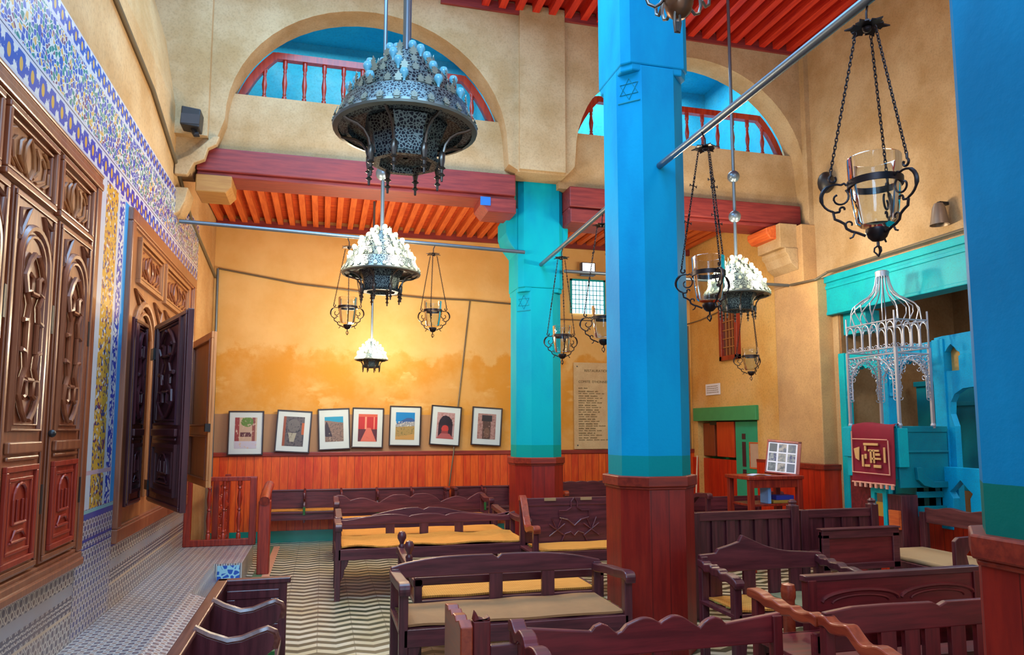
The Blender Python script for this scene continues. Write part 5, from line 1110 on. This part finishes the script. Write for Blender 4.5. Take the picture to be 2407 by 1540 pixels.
m = MB(); m.box(-BW, BW, -0.015, 0.02, BH - 0.03, BH); m.box(-BW, BW, -0.015, 0.02, 0, 0.02); m.box(-BW, -BW + 0.015, -0.015, 0.02, 0, BH); m.box(BW - 0.04, BW, -0.015, 0.03, 0, BH); m.build('frame', REDW, db, bevel=0.004)
box(-BW + 0.015, BW - 0.04, -0.004, 0.012, 0.02, BH - 0.03).build('sheet', PAPER, db)
gcol = [srgb(120, 126, 128), srgb(150, 154, 150), srgb(84, 90, 96), srgb(168, 160, 150), srgb(96, 104, 120), srgb(60, 66, 110)]
for i in range(3):
    for j in range(3):
        xx = -BW + 0.03 + i * 0.104; zz = 0.035 + j * 0.122; t = NT('grey_photo_%d%d' % (i, j)); n = t.noise(t.coord(), 18 + 3 * j, 4)
        box(xx, xx + 0.085, -0.0055, -0.004, zz, zz + 0.105).build('photo', t.done(t.mix(t.sstep(n, 0.4, 0.6), gcol[(i * 2 + j) % 6], gcol[(i + j * 3 + 2) % 6]), 0.5), db)
pp = MB(); vs = []; fs = []
for i in range(9):
    for j in range(2): vs.append((-0.12 + 0.03 * i, -0.07 + 0.12 * j, 0.004 + 0.022 * max(0, math.sin(i * 0.5 - 0.2)) * (1 - i / 9)))
n = len(vs); vs += [(a, b_, c + 0.003) for a, b_, c in vs]
for i in range(8): fs += [(2*i, 2*i+1, 2*i+3, 2*i+2), (n+2*i, n+2*i+2, n+2*i+3, n+2*i+1), (2*i, 2*i+2, n+2*i+2, n+2*i), (2*i+1, n+2*i+1, n+2*i+3, 2*i+3)]
fs += [(0, n, n+1, 1), (16, 17, n+17, n+16)]
pp.add(vs, fs); o = pp.build('paper', plain('bluish_paper', srgb(190, 204, 240), 0.6, var=0.05), None, smooth=True, loc=(4.82, 7.36, 1.062)); tag(o, 'curled sheet of paper lying on the red desk', 'paper')
o = box(-0.13, 0.13, -0.08, 0.08, 0, 0.035).build('book', plain('ochre_book', srgb(196, 150, 60), 0.6), None, bevel=0.004, loc=(5.12, 7.42, 0.747)); tag(o, 'ochre bound book lying flat on the desk shelf', 'book', 'books on the desk shelf')
o = box(-0.11, 0.12, -0.08, 0.08, 0, 0.05).build('book', plain('blue_book', srgb(50, 60, 170), 0.6), None, bevel=0.004, loc=(5.14, 7.42, 0.783)); tag(o, 'blue bound book on top of the ochre one on the desk shelf', 'book', 'books on the desk shelf')
o = box(-0.02, 0.02, -0.08, 0.08, 0, 0.20).build('book', plain('light_blue_book', srgb(130, 180, 240), 0.6), None, bevel=0.004, loc=(4.93, 7.40, 0.747)); tag(o, 'light blue book standing upright on the desk shelf', 'book', 'books on the desk shelf')
o = bench('dark bench behind the display desk, one arm before the green door', 4.55, 5.60, 8.05, 8.55, [(4.55, 0.72), (5.60, 0.72)], 0.55, (), armz=0.80, mats=(PUR, PURV, PURV))

# ================================================================== DOORWAY OF THE RIGHT AISLE
dw = thing('door', 'sea-green door leaf with narrow dark slots under a green lintel', 'door', (5.99, 9.38, 0))
box(0, 0.05, -0.33, 0.33, 0.0, 1.70).build('leaf', SEAG, dw, bevel=0.006)
for z0_, z1_ in ((0.92, 1.0), (1.04, 1.40), (1.44, 1.52)): box(-0.006, 0.002, 0.06, 0.15, z0_, z1_).build('slot', plain('slot_dark', srgb(70, 34, 44), 0.4) if 'slot_dark' not in bpy.data.materials else bpy.data.materials['slot_dark'], dw)
m = MB(); ringf(m, -0.012, 0.004, -0.31, -0.04, 1.02, 1.40, 0.02); m.build('picture_frame', JOIST, dw); box(-0.008, 0.0, -0.29, -0.06, 1.04, 1.38).build('pinned_sheet', plain('sheet_pinkish', srgb(206, 170, 140), 0.7), dw)
struct(box(5.88, 6.0, 9.0, 10.78, 1.715, 1.925).build('trim_26', GREEN, bevel=0.006))
rk = MB(); rk.box(6.22, 6.3, 8.9, 10.85, 0, 1.95); struct(rk.build('wall_door_recess', SEAG))
struct(box(6.02, 6.06, 9.72, 10.72, 0.0, 1.12).build('trim_27', WAINY))
cab = thing('wall_cabinet', 'red wooden cabinet hung under the green lintel, open in the middle', 'cabinet', (6.02, 10.26, 1.16))
m = MB(); m.box(0, 0.14, 0.10, 0.45, 0.0, 0.52); m.build('side', wood('cabinet_brown', srgb(120, 46, 16), srgb(140, 58, 24), 'z', 0.45), cab, bevel=0.005)
m = MB(); m.box(-0.02, 0.14, -0.50, 0.0, 0.0, 0.54); m.build('side', wood('cabinet_orange', srgb(186, 50, 12), srgb(204, 68, 20), 'z', 0.4), cab, bevel=0.005)
box(0.13, 0.15, 0.0, 0.10, 0.0, 0.5).build('green_gap', GREEN, cab); box(-0.01, 0.12, 0.02, 0.22, 0.49, 0.55).build('dark_bracket', BLACK, cab)
struct(box(XA - 0.035, XA, 8.42, 9.04, 1.13, 1.17).build('trim_28', WCAP))

# ================================================================== TURQUOISE SCREEN, LECTERN AND IRON CROWN
def cusp_arch(y0, y1, zs_, zt, n=7):
    # cusped arch outline from (y0, zs_) to (y1, zs_)
    out = []; c = (y0 + y1) / 2; r = (y1 - y0) / 2
    for i in range(n):
        a0, a1 = PI * i / n, PI * (i + 1) / n
        for j in range(4):
            a = a0 + (a1 - a0) * j / 4; k = 1 - 0.13 * math.sin(PI * j / 4) * 0 + 0.0
            rr = 1.0 if j == 0 else 1.0 + 0.10 * math.sin(PI * j / 4)
            out.append((c - r * min(1.06, rr) * math.cos(a) * (0.92), zs_ + (zt - zs_) * rr * math.sin(a) * 0.93))
    out.append((c + r * 0.92, zs_)); return out
sc = thing('wooden_screen', 'turquoise carved wooden screen with cusped arches in the right alcove', 'screen', (6.10, 6.4, 0))
sy = lambda y: y - 6.4
def arch_panel(ya, yb_, z0_, zt, zs_, ztop_):
    # panel between two posts, with a cusped opening; outline runs under the opening
    a = cusp_arch(sy(ya), sy(yb_), zs_, zt)
    return [(sy(ya) - 0.001, zs_ - 0.0)] + [(sy(ya) - 0.001, ztop_), (sy(yb_) + 0.001, ztop_), (sy(yb_) + 0.001, zs_)] + a[::-1]
for (ya, yb_) in ((6.82, 7.38), (6.06, 6.70)):
    MB().prism(arch_panel(ya, yb_, 1.5, 2.32, 1.95, 2.49), 'x', -0.04, 0.03).build('arch_panel', TURQ if ya > 6.5 else SKY, sc, bevel=0.004)
for y, a in ((7.42, 0.05), (6.76, 0.065), (6.0, 0.07)): box(-0.06, 0.05, sy(y) - a, sy(y) + a, 0.0 if y > 7 else 0.6, 2.50).build('post', TURQ if y > 7 else SKY, sc, bevel=0.006)
# solid part with a keyhole opening and a horseshoe opening below
kh = [(5.94, 2.17), (5.94, 2.31), (5.96, 2.32), (5.955, 2.35), (5.92, 2.37), (5.90, 2.40), (5.855, 2.44), (5.81, 2.40), (5.79, 2.37), (5.755, 2.35), (5.75, 2.32), (5.77, 2.31), (5.77, 2.17)]
hs = [(5.86, 0.75), (5.86, 1.62), (5.90, 1.74), (5.89, 1.86), (5.84, 1.94), (5.74, 1.99), (5.60, 2.0), (5.52, 1.94), (5.48, 1.84), (5.49, 1.72), (5.53, 1.62), (5.53, 0.75)]
m = MB()
m.prism([(sy(y), z) for y, z in [(5.95, 0.70), (5.95, 2.17)] + kh[1:7] + [(5.855, 2.53), (5.95, 2.53), (6.05, 2.52), (6.05, 0.70)]][::-1], 'x', -0.04, 0.03)
m.prism([(sy(y), z) for y, z in [(5.855, 2.44)] + kh[7:] + [(5.77, 2.08), (5.40, 2.08), (5.40, 2.545), (5.855, 2.53)]], 'x', -0.04, 0.03)
m.prism([(sy(y), z) for y, z in [(5.95, 2.17), (5.77, 2.17), (5.77, 2.08), (5.40, 2.08), (5.40, 1.9)] + hs[8:5:-1] + hs[5:1:-1] + [(5.86, 1.62), (5.86, 0.75), (5.95, 0.70)]], 'x', -0.04, 0.03)
m.box(-0.04, 0.03, sy(5.55), sy(5.40), 0.70, 1.95)
m.build('keyhole_panel', SKY, sc)
box(0.04, 0.06, sy(5.98), sy(5.7), 2.10, 2.48).build('inner_board', GOLD, sc)
# lower body of the screen
m = MB(); m.box(-0.03, 0.03, sy(7.38), sy(6.0), 0.62, 0.72); m.box(-0.03, 0.03, sy(6.75), sy(6.0), 0.72, 1.5); m.box(-0.05, 0.05, sy(7.38), sy(6.0), 1.50, 1.58); m.build('lower_rail', TEALW, sc, bevel=0.005)
m = MB(); m.prism([(sy(6.05), 0.78)] + [(sy(6.05), 1.22), (sy(5.45), 1.22), (sy(5.45), 0.70), (sy(5.64), 0.70), (sy(5.64), 0.93), (sy(5.61), 0.98), (sy(5.66), 1.02), (sy(5.74), 1.10), (sy(5.82), 1.02), (sy(5.87), 0.98), (sy(5.83), 0.92), (sy(5.84), 0.78)], 'x', -0.14, -0.06); m.build('pointed_panel', SKY, sc, bevel=0.004)
box(-0.05, 0.04, sy(7.38), sy(5.45), 0.0, 0.64).build('red_base', WAINY, sc)
m = MB(); m.box(0.9, 0.93, sy(7.3), sy(6.2), 0.9, 2.15); m.box(0.86, 0.90, sy(7.3), sy(6.2), 2.1, 2.16); ringf(m, 0.86, 0.9, sy(6.9), sy(6.3), 1.1, 1.9, 0.05); m.build('inner_cupboard', TEALW, sc, bevel=0.006)

lc = thing('lectern', 'turquoise reading lectern projecting from the screen', 'lectern', (5.70, 6.28, 0))
m = MB(); m.box(-0.27, 0.32, -0.36, -0.33, 1.02, 1.60); m.box(-0.27, 0.32, -0.37, -0.32, 1.56, 1.62); m.box(-0.20, 0.32, -0.375, -0.33, 1.36, 1.38); m.build('front_panel', TEALW, lc, bevel=0.006)
m = MB(); m.box(-0.27, -0.24, -0.33, 0.36, 1.10, 1.60); m.box(-0.28, -0.22, -0.36, 0.38, 1.57, 1.62); m.build('side_panel', TURQ, lc, bevel=0.006)
box(-0.285, -0.17, -0.385, -0.30, 1.22, 1.60).build('corner_block', TURQ, lc, bevel=0.006)
box(-0.285, -0.24, 0.28, 0.40, 1.30, 1.61).build('corner_block', TURQ, lc, bevel=0.006)
m = MB(); m.prism([(-0.10, 1.22), (-0.09, 1.10), (-0.02, 1.04), (0.08, 1.02), (0.32, 1.02), (0.32, 1.08), (0.1, 1.08), (0.0, 1.14), (-0.03, 1.22)], 'y', -0.40, -0.36); m.build('apron_scroll', TEALW, lc, bevel=0.005)
m = MB(); m.box(-0.27, 0.32, -0.33, 0.36, 1.54, 1.57); m.build('table_top', TEALW, lc)
m = MB()
for x in (0.0, 0.14, 0.28): m.box(x - 0.04, x + 0.04, -0.32, -0.32, 0.78, 1.06)
m.box(-0.06, 0.32, -0.37, -0.31, 0.74, 0.84); m.box(-0.06, 0.32, -0.34, -0.32, 0.92, 0.98); m.build('open_rail', TEALW, lc, bevel=0.004)
m = MB(); m.box(-0.26, -0.22, 0.05, 0.34, 0.0, 1.12); m.build('side_base', MAHO, lc)
m = MB(); m.box(-0.25, -0.05, -0.34, -0.16, 0.0, 0.95); m.build('corner_leg', PURV, lc, bevel=0.006)
m = MB(); ringf(m, -0.26, -0.23, -0.16, 0.05, 0.55, 1.0, 0.05); m.build('fretted_side', TURQ, lc)
box(-0.245, -0.23, -0.10, 0.0, 0.72, 0.86).build('ochre_inlay', plain('ochre_inlay', srgb(206, 150, 50), 0.5), lc); box(-0.28, -0.23, -0.33, -0.2, 0.62, 0.80).build('orange_inlay', JOIST, lc)
# velvet cloth hung over the side
ct = thing('velvet_cloth', 'maroon velvet cloth with gold embroidery hung over the lectern side', 'cloth', (5.395, 6.17, 1.05))
m = MB(); N = 14; vs = []; fs = []
for j, (zz, xo) in enumerate(((0.60, 0.06), (0.588, 0.0), (0.56, -0.02), (0.45, -0.022), (0.28, -0.025), (0.10, -0.03), (0.0, -0.035))):
    for i in range(N + 1):
        y = -0.26 + 0.58 * i / N; vs.append((xo - 0.008 * math.sin(i * 1.1) * (1 - zz / 0.6), y, zz - 0.012 * math.sin(i * 0.45)))
n = len(vs); vs += [(a + 0.008, b_, c) for a, b_, c in vs]; rows = 7
for j in range(rows - 1):
    for i in range(N):
        a = j * (N + 1) + i; fs += [(a, a + N + 1, a + N + 2, a + 1), (n + a, n + a + 1, n + a + N + 2, n + a + N + 1)]
for i in range(N): a = (rows - 1) * (N + 1) + i; fs.append((a, n + a, n + a + 1, a + 1)); fs.append((i, i + 1, n + i + 1, n + i))
for j in range(rows - 1): a = j * (N + 1); fs.append((a, n + a, n + a + N + 1, a + N + 1)); a += N; fs.append((a, a + N + 1, n + a + N + 1, n + a))
m.add(vs, fs); m.build('fabric', CLOTH, ct, smooth=True)
m = MB(); x = -0.044
for pts in ([(0.28, 0.44), (-0.20, 0.435)], [(0.30, 0.10), (-0.22, 0.095)], [(0.29, 0.52), (0.295, 0.10)], [(-0.21, 0.43), (-0.215, 0.10)]): m.tube([(x - 0.004, y, z) for y, z in pts], 0.006, 5)
m.build('border', PEACH, ct)
m = MB()
def bar(y0, y1, z0_, z1_): m.box(-0.047, -0.036, min(y0, y1), max(y0, y1), z0_, z1_)
for y0, y1, z0_, z1_ in ((0.13, -0.07, 0.375, 0.40), (0.12, 0.095, 0.32, 0.37), (0.07, -0.08, 0.315, 0.335), (0.045, 0.02, 0.20, 0.33), (0.0, -0.02, 0.20, 0.33), (0.12, 0.09, 0.24, 0.29), (0.16, 0.135, 0.16, 0.28), (0.12, 0.05, 0.16, 0.185), (0.03, -0.10, 0.235, 0.255), (0.0, -0.10, 0.155, 0.185), (-0.14, -0.165, 0.21, 0.36), (-0.03, -0.09, 0.275, 0.30)): bar(y0, y1, z0_, z1_)
m.prism([(0.27, 0.34), (0.19, 0.36), (0.20, 0.22), (0.25, 0.24)], 'x', -0.047, -0.036)
m.build('embroidery', GOLDT, ct, bevel=0.003)
m = MB()
for i in range(8): y = 0.29 - i * 0.072; m.box(-0.046, -0.028, y - 0.03, y - 0.004, -0.045, 0.0)
m.tube([(-0.038, 0.32, 0.0), (-0.038, -0.26, 0.0)], 0.009, 6); m.build('fringe', PEACH, ct)

# iron crown canopy on four posts
cr = thing('iron_canopy', 'silver wrought-iron canopy crowned with a wire dome over the lectern', 'canopy', (5.66, 6.27, 1.60))
X0, X1, Y0, Y1 = -0.20, 0.20, -0.35, 0.33
for x, y in ((X0, Y0), (X1, Y0), (X0, Y1), (X1, Y1)):
    m = MB(); m.box(x - 0.013, x + 0.013, y - 0.013, y + 0.013, 0.0, 0.80); m.tube([(x, y, 0.80), (x, y, 1.17)], 0.009, 8); m.sphere((x, y, 0.03), 0.026, 10, 6); m.build('post', SILVER, cr)
sides = [((X0, Y0), (X0, Y1), 6), ((X0, Y0), (X1, Y0), 4), ((X1, Y0), (X1, Y1), 6), ((X0, Y1), (X1, Y1), 4)]
def spiral(m, c, t, u, r, a0, turn, rad=0.004):
    m.tube([c + t * (r * (1 - 0.75 * i / 12) * math.cos(a0 + turn * i / 12)) + u * (r * (1 - 0.75 * i / 12) * math.sin(a0 + turn * i / 12)) for i in range(13)], rad, 5)
U = Vector((0, 0, 1))
for (a, b_, n) in sides:
    A, B = Vector((a[0], a[1], 0)), Vector((b_[0], b_[1], 0)); T = (B - A).normalized(); L = (B - A).length
    m = MB()
    for z in (0.74, 0.80, 1.08): m.tube([A + U * z, B + U * z], 0.008, 6)
    for i in range(n + 1):
        p = A + T * (L * i / n); m.tube([p + U * 0.80, p + U * 0.99], 0.011, 6)
        if i < n:
            c = p + T * (L / n / 2); m.tube([c + T * (L / n * 0.42 * -math.cos(PI * k / 10)) + U * (0.99 + 0.075 * math.sin(PI * k / 10)) for k in range(11)], 0.007, 6)
            for q in (0.28, 0.72): spiral(m, p + T * (L / n * q) + U * 0.825, T, U, 0.022, 0, 5.5 if q < 0.5 else -5.5)
    m.build('balcony', SILVER, cr)
    m = MB()
    arch = [A + T * (L * (0.5 - 0.42 * math.cos(PI * k / 16))) + U * (0.48 + 0.24 * math.sin(PI * k / 16)) for k in range(17)]
    m.tube([A + T * (L * 0.08) + U * 0.30] + arch + [B - T * (L * 0.08) + U * 0.30], 0.007, 6)
    k = 0
    for s, O in ((1, A), (-1, B)):
        for j in range(9):
            z = 0.30 + 0.05 * j; reach = 0.06 + 0.40 * L * max(0.0, (z - 0.42) / 0.3) ** 1.6
            u = 0.03; q = 0
            while u < reach:
                spiral(m, O + T * (s * u) + U * (z + 0.012 * (q % 2)), T * s, U, 0.030, 0.6 * j + 1.3 * q, 6.2 if (j + q) % 2 else -6.2, 0.0042); u += 0.052; q += 1
    m.build('arch_scrollwork', SILVER, cr)
m = MB()
for k in range(16):
    a = 2 * PI * k / 16; c = Vector((math.cos(a), math.sin(a), 0))
    s = 1 / max(abs(c.x) / 0.20, abs(c.y) / 0.34); f_ = c * s; f2 = c * 0.30; pts = []
    for q, kf, z in ((1.0, 0.0, 1.08), (1.04, 0.3, 1.14), (1.08, 0.6, 1.21), (0.98, 0.9, 1.275), (0.74, 1, 1.325), (0.50, 1, 1.37), (0.33, 1, 1.43), (0.24, 1, 1.51), (0.19, 1, 1.60)):
        pts.append((f_ * (1 - kf) + f2 * kf) * q + Vector((0, 0, z)))
    m.tube([Vector((p[0], p[1], p[2])) for p in pts], 0.0065, 6)
m.build('wire_dome', SILVER, cr, smooth=True)
MB().lathe([(0.001, 1.585), (0.065, 1.585), (0.068, 1.64), (0.05, 1.65), (0.001, 1.652)], 18).build('cap', SILVER, cr, smooth=True)
